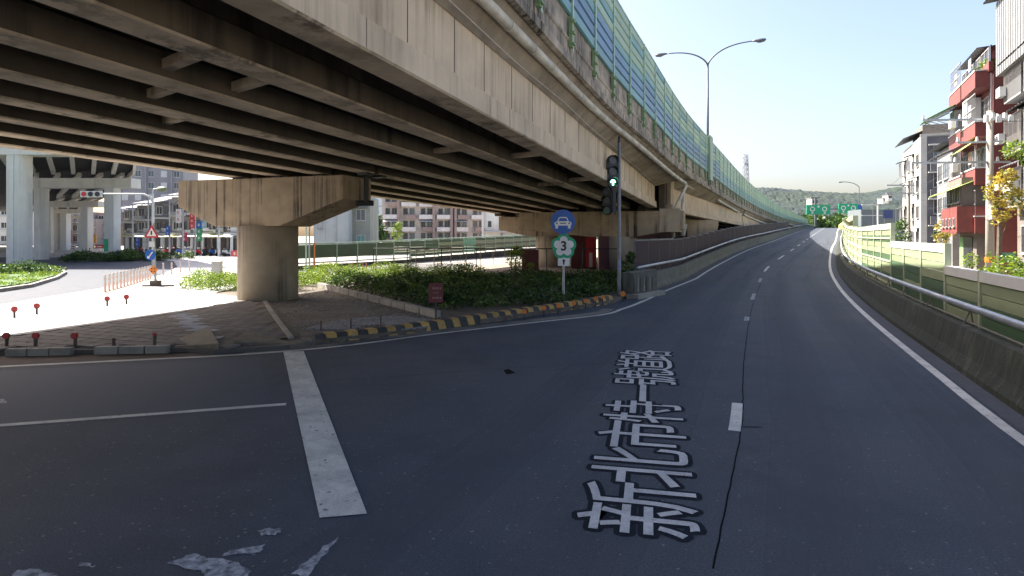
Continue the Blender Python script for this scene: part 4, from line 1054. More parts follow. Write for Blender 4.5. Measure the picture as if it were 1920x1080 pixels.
for a,b in ((-.07,.07),(.07,-.07),(.07,.07),(-.07,-.07)):
    flat(wsn,'black_mark', M_signblack, [(a-.035,b),(a,b-.035),(a+.035,b),(a,b+.035)], c3, 1, wy-.08)
mb = MB(); q0 = wp(286,458); mb.obox((q0[0],wy-.05,q0[1]-.13),(.13,0,0),(0,.01,0),(0,0,.26)); mb.build('plate', M_white, wsn)
# distant horizontal traffic signal on curved arm with street lamp
hx, hy = -23.5, 40.0
ts = thing('traffic_signal', 'horizontal traffic signal hung on a long white arm, far left', 'traffic signal', (P(287,0,hy)[0],hy,.1))
px0 = P(287,0,hy)[0]
mb = MB(); z1 = P(0,364,hy)[2]
mb.tube([(px0,hy,.1),(px0,hy,z1-.55),(px0-.15,hy,z1-.2),(px0-.6,hy,z1),(P(190,0,hy)[0],hy,z1+.02)], [.09,.08,.07,.06,.045], 10); mb.build('arm_pole', M_white, ts, smooth=True)
mb = MB(); xa, xb = P(152,0,hy)[0], P(191,0,hy)[0]; mb.box(xa,hy-.08,z1-.2,xb,hy+.08,z1+.2); h_o = mb.build('signal_head', M_white, ts)
for k in range(3):
    mb = MB(); mb.disc((xa+.24+k*.44,hy-.09,z1),(0,-1,0),.16,.03,16); mb.build('lens', M_signred if k==0 else M_signblack, h_o)
lx = P(0,0,hy)
mb = MB(); z2 = P(0,355,hy)[2]; mb.tube([(px0,hy,z1-.5),(px0-.02,hy,z2-.1),(px0+.1,hy-.1,z2+.02),(px0+.5,hy-.3,z2+.02)], .04, 8); mb.build('lamp_arm', M_white, ts)
mb = MB(); mb.tube([(px0+.4,hy-.2,z2),(px0+.55,hy-.3,z2),(px0+.85,hy-.4,z2-.02),(px0+1.1,hy-.5,z2-.03),(px0+1.2,hy-.52,z2-.03)],[.05,.13,.17,.13,.04],10); mb.build('lamp_head', mat('green_lamp',(.14,.18,.08),None,3,.5,0), ts, smooth=True)
# cabinet
cx, cy = G(407,523)
cb = thing('utility_cabinet', 'grey roadside cabinet on a dark plinth by the clipped hedge', 'cabinet', (cx,cy,.1))
mb = MB(); mb.box(cx-.24,cy-.2,.18,cx+.24,cy+.2,.98); o = mb.build('body', mat('cabinet_grey',(.42,.42,.38),None,3,.6,0), cb)
mb = MB(); mb.box(cx-.27,cy-.23,.1,cx+.27,cy+.23,.18); mb.build('plinth', M_dark, cb)
mb = MB(); mb.box(cx-.27,cy-.23,.98,cx+.27,cy+.23,1.03); mb.build('roof', mat('cabinet_grey',(.42,.42,.38)), cb)
# lawn wedge with raised kerb
lw = [G(0,548),G(60,539),G(108,524),G(126,513),G(100,504),G(40,502),(-48,52),(-48,27)]
mb = MB(); mb.prism(lw, -.05, .16); tag(mb.build('lawn_kerb', M_kerbc), kind='structure')
def shrink(poly, k):
    cx_ = sum(p[0] for p in poly)/len(poly); cy_ = sum(p[1] for p in poly)/len(poly)
    return [(cx_+(p[0]-cx_)*k, cy_+(p[1]-cy_)*k) for p in poly]
mb = MB(); mb.prism(shrink(lw,.96), .1, .22); tag(mb.build('lawn', M_grass), kind='structure')
rs = random.Random(5); bl = []
for k in range(700):
    x, y = rs.uniform(-48,-20), rs.uniform(25,53)
    if inpoly(x,y,shrink(lw,.95)): bl.append(((x,y,.26),(.5,.5,.06),.5))
leaves('grass', M_leafl, bl, .05, 160, label='short sunlit grass on the kerbed wedge at the left edge', cat='grass', kind='stuff', seed=8, flat=2.0)
hedge('hedge', 'dark clipped hedge strip on the lawn wedge, far left', [(-45,35),(-30,36.5),(-27.5,38),(-32,39.5),(-45,39)], .7, M_leaf, 170, .08, 11, z0=.2)
hedge('hedge', 'small planter hedge in the middle of the side road', [(-44,62),(-38,60),(-37,64),(-42,68)], .9, M_leaf, 120, .1, 12, z0=.1)
hedge('hedge', 'low bushes at the foot of the nearest pale portal column', [(-42,56),(-33,62),(-34,66),(-43,60)], .9, M_leaf, 120, .1, 13, z0=.1)
# ---------------------------------------------------------------- double street lamp and far lamps
LX, LY = 16.05, 50.3
dlamp = thing('street_lamp', 'tall double armed street lamp rising above the noise barrier', 'street lamp', (LX,LY,7))
mb = MB(); zt = 2.5+(442-122)*LY/1150
mb.tube([(LX,LY,6.6),(LX,LY,zt)], [.12,.085], 10); mb.build('pole', M_lamp, dlamp, smooth=True)
n_ = Vector((.9,-.43,0))
def arm(sgn, L_, rise, ex):
    pts = []
    for k in range(13):
        t = k/12; u = math.sin(t*math.pi/2)**1.0*0+t
        out = L_*(t**1.35); up = rise*(1-(1-t)**2.3)
        pts.append(Vector((LX,LY,zt))+n_*sgn*out+Vector((0,0,up)))
    m2 = MB(); m2.tube(pts, [.07-.002*k for k in range(13)], 8); m2.build('arm', M_lamp, dlamp, smooth=True)
    e = pts[-1]; d = (pts[-1]-pts[-3]).normalized(); d = (d+n_*sgn*.6).normalized()
    m3 = MB(); m3.tube([e-d*.1, e+d*.15, e+d*.45-Vector((0,0,.05)), e+d*.8-Vector((0,0,.04)), e+d*.95], [.06,.10,.17,.14,.04], 10)
    m3.build('lamp_head', M_lamp, dlamp, smooth=True)
arm(1, 3.5, 1.5, 0); arm(-1, 3.4, 1.35, 0)
def far_lamp(label, px, Y, py_top, side):
    x = P(px,0,Y)[0]; z = P(0,py_top,Y)[2]
    t = thing('street_lamp', label, 'street lamp', (x,Y,0)); mb = MB(); L_ = 36*Y/1150*side
    pts = [(x,Y,0),(x,Y,z-1.8)]+[(x+L_*(k/6)**1.5*.8, Y, z-1.8+1.8*math.sin(k/6*math.pi/2)) for k in range(1,7)]
    mb.tube(pts, .11, 6); mb.build('pole', M_lamp, t); mb = MB(); mb.tube([(pts[-1][0],Y,z),(pts[-1][0]+L_*.25,Y,z-.15)], [.12,.22], 6); mb.build('lamp_head', M_lamp, t)
far_lamp('slender curved street lamp beyond the green highway signs', 1611, 200, 341, -1)
# lattice mast
mx, my = P(1398,0,330)[0], 330
mast = thing('lattice_mast', 'distant pale lattice mast above the noise barrier', 'mast', (mx,my,0))
zt = P(0,291,my)[2]
for a, b in ((-1,-1),(1,-1),(1,1),(-1,1)):
    mb = MB(); mb.bar((mx+a*2.2,my+b*2.2,0),(mx+a*.9,my+b*.9,zt),.3,.3); mb.build('leg', M_galv, mast)
mb = MB(); z = 20.0
w_ = lambda z: 2.2-1.3*z/zt
while z < zt-1:
    w0, w1 = w_(z), w_(z+2.4)
    for a,b,c_,d_ in ((-1,-1,1,-1),(1,-1,1,1),(1,1,-1,1),(-1,1,-1,-1)):
        mb.bar((mx+a*w0,my+b*w0,z),(mx+c_*w1,my+d_*w1,z+2.4),.2,.2); mb.bar((mx+c_*w0,my+d_*w0,z),(mx+a*w1,my+b*w1,z+2.4),.2,.2)
    z += 2.4
o = mb.build('bracing', M_galv, mast)
mb = MB(); mb.box(mx-1.2,my-1.2,zt-5,mx+1.2,my+1.2,zt-4.2); mb.build('platform', M_galv, mast)
# gantry signs
gs = thing('highway_sign', 'green highway sign pair on a tall dark pole beyond the crest', 'highway sign', (P(1530,0,185)[0],185,5))
gx = P(1530,0,185)[0]
mb = MB(); mb.tube([(gx,185.3,4),(gx,185.3,P(0,371,185)[2])], .35, 8); mb.build('pole', M_lamp, gs)
mb = MB(); mb.bar((P(1512,0,185)[0],185.2,P(0,392,185)[2]),(P(1608,0,185)[0],185.2,P(0,392,185)[2]),.3,.3); mb.build('crossbar', M_lamp, gs)
for (a,b,t_,u_) in ((1512,1556,384,402),(1572,1608,382,400)):
    x0,_,z0 = P(a,u_,185); x1,_,z1 = P(b,t_,185)
    mb = MB(); mb.box(x0,184.8,z0,x1,185,z1); sgn_ = mb.build('sign_panel', M_signgreen, gs)
    k_ = MB(); w_ = x1-x0; h_ = z1-z0
    for fx_ in (.24,.76):
        cx_ = x0+w_*fx_; cz_ = z0+h_*.55
        ring = [(cx_+.75*math.cos(t),184.76,cz_+.75*math.sin(t)) for t in np.linspace(0,2*math.pi,16,endpoint=False)]; ring2 = [(cx_+.5*math.cos(t),184.76,cz_+.5*math.sin(t)) for t in np.linspace(0,2*math.pi,16,endpoint=False)]
        k_.add(ring+ring2, [(i,(i+1)%16,16+(i+1)%16,16+i) for i in range(16)])
    k_.box(x0+w_*.46,184.75,z0+h_*.72,x0+w_*.54,184.77,z0+h_*.9); k_.box(x0+w_*.2,184.75,z0+h_*.08,x0+w_*.28,184.77,z0+h_*.22); k_.box(x0+w_*.72,184.75,z0+h_*.08,x0+w_*.8,184.77,z0+h_*.22)
    k_.build('route_emblem', M_signwhite, sgn_)
mb = MB(); x0,_,z0 = P(1608,401,186); x1,_,z1 = P(1616,384,186); mb.box(x0,185.9,z0,x1,186.1,z1); bs = mb.build('blue_sign', M_signblue); tag(bs, 'small blue sign beside the right green highway panel', 'road sign')
# ---------------------------------------------------------------- buildings
WIN = {}
def window(parent, x, y, z, w, h, face='-y', frame=None, pane=None, depth=.09, mull=1, name='window'):
    frame = frame or M_frame; pane = pane or M_glassd
    key = (round(w,2), round(h,2), frame.name, pane.name, mull)
    if key not in WIN:
        mb = MB(); t = .07
        mb.box(-w/2,-depth,0,w/2,0,t); mb.box(-w/2,-depth,h-t,w/2,0,h); mb.box(-w/2,-depth,t,-w/2+t,0,h-t); mb.box(w/2-t,-depth,t,w/2,0,h-t)
        for k in range(mull): xx = -w/2+w*(k+1)/(mull+1); mb.box(xx-t*.4,-depth*.9,t,xx+t*.4,-.005,h-t)
        mb.box(-w/2-.06,-depth-.08,-.07,w/2+.06,0,-.002)
        p_ = MB(); p_.box(-w/2+t,-depth*.45,t,w/2-t,-.004,h-t)
        WIN[key] = (meshof(mb,'window',frame), meshof(p_,'pane',pane))
    f, p = WIN[key]; rz = {'-y':0,'-x':-math.pi/2,'+x':math.pi/2}[face]
    o = inst(name, f, parent, (x,y,z), rz); inst('pane', p, o, (0,0,0)); return o
def bld(name, label, C, th, Lx, Ly, H, wall, z0=0, cat='building', group=None):
    root = thing(name, label, cat, (C[0],C[1],z0), group, rz=-th)
    mb = MB(); mb.box(0,0,-.1,Lx,Ly,H); mb.build('wall', wall, root, local=True); return root
def lbox(root, name, m_, *b):
    mb = MB(); mb.box(*b); return mb.build(name, m_, root, local=True)
def awn(root, x0, y0, x1, y1, z, drop, m_, out='-x', name='awning'):
    mb = MB(); n_ = max(2, int((y1-y0 if out=='-x' else x1-x0)/.25)); V=[]; F=[]
    for k in range(n_+1):
        t = k/n_; b = .03*(k%2)
        if out == '-x': y = y0+(y1-y0)*t; V += [(x1,y,z+b),(x0,y,z-drop+b),(x1,y,z-.04+b),(x0,y,z-drop-.04+b)]
        else: x = x0+(x1-x0)*t; V += [(x,y1,z+b),(x,y0,z-drop+b),(x,y1,z-.04+b),(x,y0,z-drop-.04+b)]
        if k: a = 4*(k-1); F += [(a,a+1,a+5,a+4),(a+2,a+6,a+7,a+3)]
    mb.add(V,F); return mb.build(name, m_, root, local=True)
def ac(root, x, y, z, face='-x'):
    o = lbox(root, 'air_conditioner', M_white, x-.3, y-.4, z, x, y+.4, z+.55) if face=='-x' else lbox(root, 'air_conditioner', M_white, x-.4, y-.3, z, x+.4, y, z+.55)
    return o
W_white = mat('white_render', (.42,.41,.385), (.35,.34,.32), 1, .85, .08, 20, streak=(.3,.29,.26), sfac=.5, sscale=1.2, dirt=(.5,.49,.46), dfac=.4, dscale=.4)
W_grey = mat('shade_grey_render', (.085,.085,.10), (.11,.11,.12), 1, .85, .1, 20, streak=(.1,.1,.1), sfac=.4, sscale=1.2)
W_red = mat('red_tile', (.21,.052,.042), (.16,.04,.034), 3, .6, .15, 40, dirt=(.13,.04,.035), dfac=.7, dscale=.8, streak=(.08,.03,.028), sfac=.7, sscale=2.2)
W_dkred = mat('dark_red_tile', (.14,.03,.035), (.18,.035,.04), 3, .7, .15, 40)
W_corr = mat('corrugated_sheet', (.25,.26,.265), (.20,.205,.21), 2, .5, .1, 20, streak=(.25,.2,.15), sfac=.5, sscale=2, metal=.2)
W_brown = mat('brown_cladding', (.12,.105,.09), (.16,.14,.12), 2, .8, .15, 20, streak=(.12,.1,.08), sfac=.5, sscale=2)
W_green = mat('green_sheet', (.12,.30,.10), (.20,.36,.14), 3, .6, .1, 20)
W_lime = mat('lime_sheet', (.40,.48,.14), (.3,.4,.1), 4, .6, .1, 20)
W_tilew = mat('white_tile_wall', (.5,.5,.5), (.42,.42,.43), 1, .7, .1, 20, streak=(.25,.24,.22), sfac=.5, sscale=1)
M_sheet = mat('dark_sheet_roof', (.10,.11,.12), (.14,.14,.15), 2, .7, .1, 20)
TH = R(26)
# white and grey block beyond
b1 = bld('apartment_block', 'white sided grey apartment block at the far end of the right row', (47.3,71), TH, 7.5, 15.5, 14.0, W_white)
lbox(b1,'shaded_grey_face',W_grey, .62,-.06,0, 7.5,0,13.9); lbox(b1,'corner_pilaster',W_white, 0,-.14,0,.6,0,14.1)  # dark grey puts this unlit side's shade into its colour
for k in range(4):
    z = 1.1+3.05*k
    w_ = lbox(b1,'balcony',mat('balcony_grey',(.13,.13,.145),(.10,.10,.11),2,.8,.1), .9,-.5,z-.35, 6.8,-.14,z+.6)
    window(b1, 3.9,-.06,z+.85,5.4,1.75,'-y',M_frame, M_glass if k==3 else M_glassd,.1,3)
    lbox(b1,'ledge',M_white, .7,-.65,z+2.5,7.0,-.06,z+2.62) if k < 3 else lbox(b1,'window_surround',M_white,.75,-.35,z+2.62,7.0,-.06,z+2.78)
    for j in range(4):
        window(b1, 0, 2.0+j*3.6, z+.4, 1.7, 1.5, '-x', M_frame, M_glassd,.1,1)
        if (j+k) % 2 == 0:
            c_ = MB(); 
            for q in range(7): c_.box(-.62,1.1+j*3.6+q*.3,z+.2,-.58,1.13+j*3.6+q*.3,z+1.9)
            c_.box(-.64,1.05+j*3.6,z+.15,0,3.0+j*3.6,z+.22); c_.box(-.64,1.05+j*3.6,z+1.88,-.56,3.0+j*3.6,z+1.94)
            c_.build('window_cage', M_alu, b1, local=True); awn(b1,-1.0,1.0+j*3.6,0,3.1+j*3.6,z+2.35,.35,M_sheet)
lbox(b1,'roof_room',W_brown, 1.0,6,14.0, 5,14,16.2); awn(b1,-1.0,6,2.2,15,16.0,1.3,M_sheet,name='roof_awning')
lbox(b1,'parapet',W_white,-.05,-.1,14.0,7.5,.05,14.25)
# small building and greenhouse like hut beyond
# red block
b2 = bld('apartment_block', 'red tiled apartment block with balconies in the right row', (30.3,38.6), TH, 8.5, 9.0, 12.9, W_red)
lbox(b2,'side_cladding',W_dkred, 1.45,-.05,0, 8.5,0,3.6)
for k in range(1,5):
    z = 3.1*k-.45
    for j in range(2):
        y0 = .5+j*4.3
        lbox(b2,'balcony',W_red, -.9, y0-.3, z, -.0, y0+3.7, z+1.05 if (j+k)%3 else z+.9)
        lbox(b2,'balcony_rim',M_white, -.95, y0-.35, z+1.05 if (j+k)%3 else z+.9, 0, y0+3.75, z+1.13 if (j+k)%3 else z+.98)
        window(b2, 0, y0+1.3, z+.9, 2.0, 1.75, '-x', M_frame, M_glassd,.08,1)
        window(b2, 0, y0+3.1, z+.9, 1.2, 1.75, '-x', M_frame, M_glass,.08,1)
        if k in (1,3): lbox(b2,'enclosure',W_brown if k==1 else W_tilew, -.85,y0+2.1,z+1.14,-.1,y0+3.6,z+2.9)
awn(b2,-2.2,5.6,-.6,8.9,9.0,.75,M_sheet); awn(b2,-1.5,1.0,-.3,3.9,9.0,.9,W_lime); awn(b2,-2.7,6.0,-.6,9.0,12.2,1.1,W_green)
mb = MB()
for y in (6.1,7,8,8.9): mb.bar((-2.5,y,11.1),(-.7,y,10.4),.05,.05); mb.bar((-2.5,y,11.05),(-.8,y,11.9),.05,.05)
mb.build('awning_frame', M_galv, b2, local=True)
lbox(b2,'roof_room',W_dkred, .6,2.6,12.9,5.6,8.0,15.1); awn(b2,-.4,2.2,6,8.4,15.35,.35,M_sheet,name='roof_sheet')
lbox(b2,'roof_parapet',W_red,-.25,-.05,12.9,.0,6,13.5)
leaves('roof_plant', M_leafl, [((30.3+1.0,38.6+1.6,13.6),(.7,.9,.5),1.0)], .12, 300, parent=None, label='leafy green pot plant on the red block roof', cat='plant', loc=(31.3,40.2,13.2), seed=21)
for k in (1,2,3): ac(b2,-1.3,2.2+k*.6,3.1*k+.7)
# grey corrugated and brown low fronts in front of the red block
b3 = bld('lean_to', 'low red fronted lean-to with lime roof before the red block', (30.0,39.6), TH, 1.7, 5.0, 3.05, W_brown, z0=0)
lbox(b3,'front_band',W_red, -1.1,-.3,2.75,1.6,5.0,4.4)
awn(b3,-1.9,-.2,.4,5.0,6.3,1.0,W_lime); lbox(b3,'upper_front',W_brown,-.8,0,4.4,1.5,4.9,6.3)
for k in range(3): window(b3,-.8,.9+k*1.55,4.7,1.2,1.2,'-x',M_frame,M_glassd,.05,1)
for k in range(4): window(b3,-1.1,.5+k*1.2,3.1,.5,.6,'-x',M_frame,M_glassd,.05,0)
lbox(b3,'door_green',W_green,-.05,3.6,0,0,4.8,2.4); lbox(b3,'door_panel',M_glassd,-.05,1,0,0,3.4,2.4)
b3b = bld('lean_to', 'tall grey corrugated annex between the red block and its neighbour beyond', (37.2,51.8), TH, 4.0, 7.0, 10.3, W_corr)
awn(b3b,-.8,-.2,4.2,7.2,10.9,.5,M_sheet,name='roof_sheet')
for k in range(3): window(b3b,0,2.5,1.5+3*k,2.4,1.5,'-x',M_alu,M_glass,.08,2); window(b3b,0,5.4,1.5+3*k,1.6,1.5,'-x',M_alu,M_glassd,.08,1); window(b3b,2,0,1.5+3*k,2.4,1.5,'-y',M_alu,M_glassd,.08,2)
# nearest block at the right edge
b4 = bld('apartment_block', 'nearest grey brown block cut by the right picture edge', (24.6,25.6), TH, 9, 11.6, 12.4, W_brown)
for k in range(4):
    z = .9+3.05*k
    for j in range(3):
        y0 = .6+j*3.7
        window(b4,0,y0+1.5,z+.6,2.2,1.6,'-x',M_frame,M_glassd,.08,2)
        if k >= 1:
            mb = MB(); x0 = -.72
            mb.box(x0,y0,z+.15,0,y0+3.2,z+.25); mb.box(x0,y0,z+2.3,0,y0+3.2,z+2.36)
            for q in range(17): mb.box(x0,y0+q*.2,z+.25,x0+.025,y0+q*.2+.025,z+2.3)
            for q in range(6): mb.box(x0+.2*q,y0+3.18,z+.25,x0+.2*q+.025,y0+3.2,z+2.3)
            mb.build('window_cage', M_frame, b4, local=True)
            lbox(b4,'cage_panel',W_corr if (j+k)%2 else W_brown, x0+.03,y0+.02,z+.25,x0+.06,y0+3.15,z+1.2)
            awn(b4,-1.0,y0-.2,0,y0+3.4,z+2.95,.45,M_sheet)
lbox(b4,'rooftop_sheeting',W_corr,-.95,.2,12.0,5,11.9,16.4); awn(b4,-1.5,-.2,5.4,12.3,17.3,.7,M_sheet,name='roof_sheet')
for k,(y,z) in enumerate(((9.5,4.9),(11.2,7.9),(8.6,5.0),(11.3,5.2),(11.0,10.6))): ac(b4,-.76,y,z)
mb = MB()
for k in range(26): mb.box(-.98,.3+k*.45,12.02,-.95,.34+k*.45,16.38)
mb.build('sheet_rib', W_corr, b4, local=True)
sb = thing('shop_sign', 'small green shop sign low beside the utility pole', 'sign', P(1888,483,33)); mb = MB(); x0,_,z0 = P(1870,492,33); x1,_,z1 = P(1905,474,33); mb.box(x0,33,z0,x1,33.1,z1); mb.build('board', mat('teal_board',(.05,.2,.14),None,3,.6,0), sb)
mb = MB(); mb.box(x0+.2,32.98,z0+.15,x1-.2,33,z1-.2); mb.build('lettering', mat('teal_letter',(.25,.4,.32),None,3,.6,0), sb)
# utility poles and wires
ux, uy = P(1856,0,30)[0], 30.0
up = thing('utility_pole', 'tall concrete utility pole with crossarms before the red block', 'utility pole', (ux,uy,0))
mb = MB(); mb.tube([(ux,uy,-.05),(ux,uy,8.6)], [.20,.13], 12); mb.build('pole', mat('pole_concrete',(.36,.33,.28),(.30,.27,.23),2,.85,.15,streak=(.2,.17,.13)), up, smooth=True)
for k in range(3):
    mb = MB(); mb.tube([(ux,uy,.2+k*.5),(ux,uy,.45+k*.5)], .212, 12); mb.build('warning_band', M_orange if k%2==0 else M_signblack, up)
for z, L_ in ((8.2,3.6),(6.1,4.2),(7.1,1.6)):
    mb = MB(); mb.bar((ux-L_*.85,uy+.3,z),(ux+L_*.15+.3,uy-.1,z),.09,.09); mb.build('crossarm', M_galv, up)
    for k in range(3):
        mb = MB(); q = Vector((ux-L_*.85,uy+.3,z)).lerp(Vector((ux+L_*.15+.3,uy-.1,z)), k/2.3); mb.cyl(q.x,q.y,z+.04,z+.26,.07,.04,8); mb.build('insulator', M_white, up)
mb = MB(); mb.cyl(ux-.05,uy-.22,3.3,4.0,.14,.14,10); mb.build('meter_box', M_white, up)
for k in range(5):
    mb = MB(); mb.cyl(ux+.3*k-.4,uy-.3,8.0+.1*(k%2),8.35+.1*(k%2),.12,.10,8); mb.build('insulator', M_white, up)
def wire(name, label, a, b, sag, r=.012):
    a = Vector(a); b = Vector(b); mb = MB(); mb.tube([a.lerp(b,t)-Vector((0,0,sag*4*t*(1-t))) for t in np.linspace(0,1,13)], r, 4); tag(mb.build(name, M_dark), label, 'cable')
u2x, u2y = P(1704,0,62)[0], 62.0
up2 = thing('utility_pole', 'far utility pole with short arms left of the white block', 'utility pole', (u2x,u2y,0))
mb = MB(); mb.tube([(u2x,u2y,-.05),(u2x,u2y,7.9)], [.2,.13], 8); mb.build('pole', mat('pole_concrete',(.36,.33,.28)), up2)
for z in (7.6,6.8): 
    mb = MB(); mb.bar((u2x-2.3,u2y,z),(u2x+.6,u2y,z),.12,.12); mb.build('crossarm', M_galv, up2)
wire('cable','upper cable from the near utility pole to the far one',(ux-2.8,uy+.3,8.3),(u2x-1.8,u2y,7.7),.7)
wire('cable','lower cable from the near utility pole to the far one',(ux-3.3,uy+.3,6.2),(u2x-2,u2y,6.9),.6)
wire('cable','cable drooping from the utility pole towards the nearest block',(ux+.1,uy,4.0),(ux+3.6,uy-2.0,3.8),.6,.02)
wire('cable','high cable from the utility pole to the nearest block',(ux+.3,uy,8.1),(ux+4.3,uy-4,8.4),.3,.015)
for k in range(1,5):
    z = 3.1*k-.45
    for j in range(2):
        y0 = .5+j*4.3
        lbox(b2,'dark_recess_panel',M_glassd, -.06,y0-.1,z+1.15,-.002,y0+.75,z+2.7)  # flat dark panel, the shade of an opening put into its colour
        mb = MB()
        for q in range(13): mb.box(-.88,y0-.2+q*.28,z+1.1,-.86,y0-.18+q*.28,z+2.75)
        mb.box(-.90,y0-.25,z+1.85,-.85,y0+3.3,z+1.89); mb.box(-.90,y0-.25,z+2.72,-.85,y0+3.3,z+2.78)
        if (j+k)%2: mb.build('window_grille', M_frame, b2, local=True)
        lbox(b2,'clothes', mat('clothes_%d'%((j+k)%3), [(.5,.5,.55),(.2,.28,.45),(.55,.35,.3)][(j+k)%3],None,4,.9,.1), -.83,y0+1.2,z+1.5,-.80,y0+2.0,z+2.3)
for bb, yy_, hh in ((b2,(.15,4.2,8.8),12.8),(b4,(1.2,5.0,9.3),12.0)):
    mb = MB()
    for y in yy_: mb.box(-.12,y,0,-.02,y+.09,hh)
    mb.build('drainpipe', M_alu, bb, local=True)
for k in range(4):
    wire('cable','%s thin service cable from the far pole to the red block, counting upwards' % ORD[k],(u2x,u2y,5.6+k*.5),(33.0,44,5.2+k*1.2),.5,.015)
# plants along the right
def bush(name, label, cat, c, blobs, mtl, size, per, seed, trunk=None):
    root = thing(name, label, cat, c)
    leaves('crown', mtl, [((c[0]+a,c[1]+b,c[2]+d),r,k) for a,b,d,r,k in blobs], size, per, parent=root, seed=seed)
    mb = MB(); h = trunk or .6
    mb.tube([(c[0],c[1],c[2]-.05),(c[0]+.05,c[1],c[2]+h*.6),(c[0],c[1]+.05,c[2]+h)], [.07*h**.5,.05*h**.5,.02], 6)
    for a,b,d,r,k in blobs[:5]: mb.tube([(c[0],c[1],c[2]+h*.45),(c[0]+a*.7,c[1]+b*.7,c[2]+d*.9)], [.03,.01], 5)
    mb.build('trunk', M_wood, root); return root
cx,cy,_ = P(1880,0,27)
bush('flowering_climber','yellow flowering climber hanging on the nearest block front','climber',(P(1872,0,29)[0],29,0),[(0,0,4.6,(.7,.5,.7),1),(.5,.1,5.3,(.5,.4,.4),.6),(.1,0,3.6,(.5,.4,.6),.7),(.9,0,4.2,(.5,.4,.6),.6)],M_leafy,.09,420,31,4.4)
bush('balcony_plant','green potted plant high on the nearest block front','plant',(P(1903,0,28)[0],28,6.0),[(0,0,.4,(.5,.4,.45),1),(.6,0,.1,(.4,.3,.4),.6)],M_leafl,.08,350,32,.4)
bush('bush','bright green bush behind the barrier at the right edge','bush',(P(1885,0,27)[0],27,0),[(0,0,.9,(.9,.8,.8),1.3),(1,0,.8,(.8,.7,.7),1),(-.9,.3,.6,(.6,.5,.5),.5)],M_leafl,.09,520,33,.9)
bush('bush','small bush with red pots before the lean-to','bush',(P(1822,0,37)[0],37,0),[(0,0,1.0,(.5,.4,.5),.8)],M_leafl,.08,300,34,.8)
bush('small_tree','yellowish small tree before the far apartment block','tree',(P(1773,0,50)[0],50,0),[(0,0,3.0,(.8,.7,.8),1),(.4,.2,3.8,(.6,.5,.5),.6),(-.4,0,2.3,(.6,.6,.6),.6)],M_leafy,.12,300,35,2.6)
bush('small_tree','dark green tree left of the white block base','tree',(P(1688,0,60)[0],60,0),[(0,0,2.4,(1.0,.9,1.2),1.2),(.3,.2,3.6,(.6,.5,.6),.6)],M_leaft,.13,420,36,2.2)
bx,by = G(965,508)[0], 41.5
bush('bush','bright yellow green bush on the sandy ground behind the hedge','bush',(P(966,0,41.5)[0],41.5,0),[(0,0,.95,(.62,.6,.75),1.5),(.15,0,1.5,(.4,.4,.35),.6)],M_leafl,.07,600,37,1.0)
bush('bush','tiny bright bush right of the round bright one','bush',(P(994,0,41.5)[0],41.5,0),[(0,0,.5,(.3,.3,.22),.5)],M_leafl,.06,300,38,.4)
bush('bush','straggly dark shrub beside the signal pole','bush',(P(1178,0,26.5)[0],26.5,.1),[(0,0,1.0,(.28,.28,.5),.5),(.1,0,1.5,(.22,.2,.25),.3),(-.05,0,.5,(.35,.3,.3),.4)],M_leaf,.09,260,39,1.2)
# ---------------------------------------------------------------- background behind the elevated road
# ramp noise barrier (green) on a rising retaining wall
gb = thing('noise_barrier', 'long green panel barrier on the rising ramp behind the hedge', 'noise barrier', (-14,50,0))
u = Vector((.4415,.897,0)); st = 2.52; B0 = Vector((-14.3,50,0))-u*st*2; nnb = Vector((-.897,.4415,0))
rw = thing('retaining_wall', 'grey ramp retaining wall under the green panel barrier', 'wall', (-14,50,0))
for k in range(-1, 22):
    a = B0+u*st*k; b = B0+u*st*(k+1); f_ = max(0, min(1, (k-2)/16.0))
    zt = 1.88+.8*f_; zb = (.62 if k < 7 else .35) if k < 6 else .2+.75*f_
    zb = .75 if k < 6 else .3+.7*f_
    top1 = 1.88+.8*max(0,min(1,(k-1)/16.0))
    mb = MB(); mb.obox(a+Vector((0,0,zb-.6)), u*.05, nnb*.06, (0,0,zt-zb+.62)); mb.build('post', M_gpost, gb)
    mb = MB(); mb.bar(a+u*.05+Vector((0,0,zt)), b-u*.05+Vector((0,0,top1)), .12, .13); mb.build('top_rail', M_gpost, gb)
    ns = 1 if k < 5 else 5
    for s in range(ns):
        H = zt-.08-zb; z0 = zb+H*s/ns; z1 = zb+H*(s+1)/ns
        m_ = M_gpanD if (k < 5 or (k < 8 and s > 2)) else (M_gpanE if s % 2 else M_gpanD)
        if k == 10: m_ = mat('panel_mint',(.16,.42,.26),None,2,.5,0)
        mb = MB(); mb.obox((a+b)/2+Vector((0,0,z0+.01)), u*(st/2-.055), nnb*.04, (0,0,z1-z0-.02)); mb.build('panel', m_, gb)
    mb = MB(); mb.obox((a+b)/2-nnb*.2+Vector((0,0,-.06)), u*(st/2-.01), nnb*.12, (0,0,.22+zb-.3 if k>5 else .30)); mb.build('wall_length', M_wallL, rw)
    if k < 6:
        mb = MB(); mb.tube([a-nnb*.3+Vector((0,0,.42)), b-nnb*.3+Vector((0,0,.42))], .05, 6); mb.build('rail', M_galv, rw)
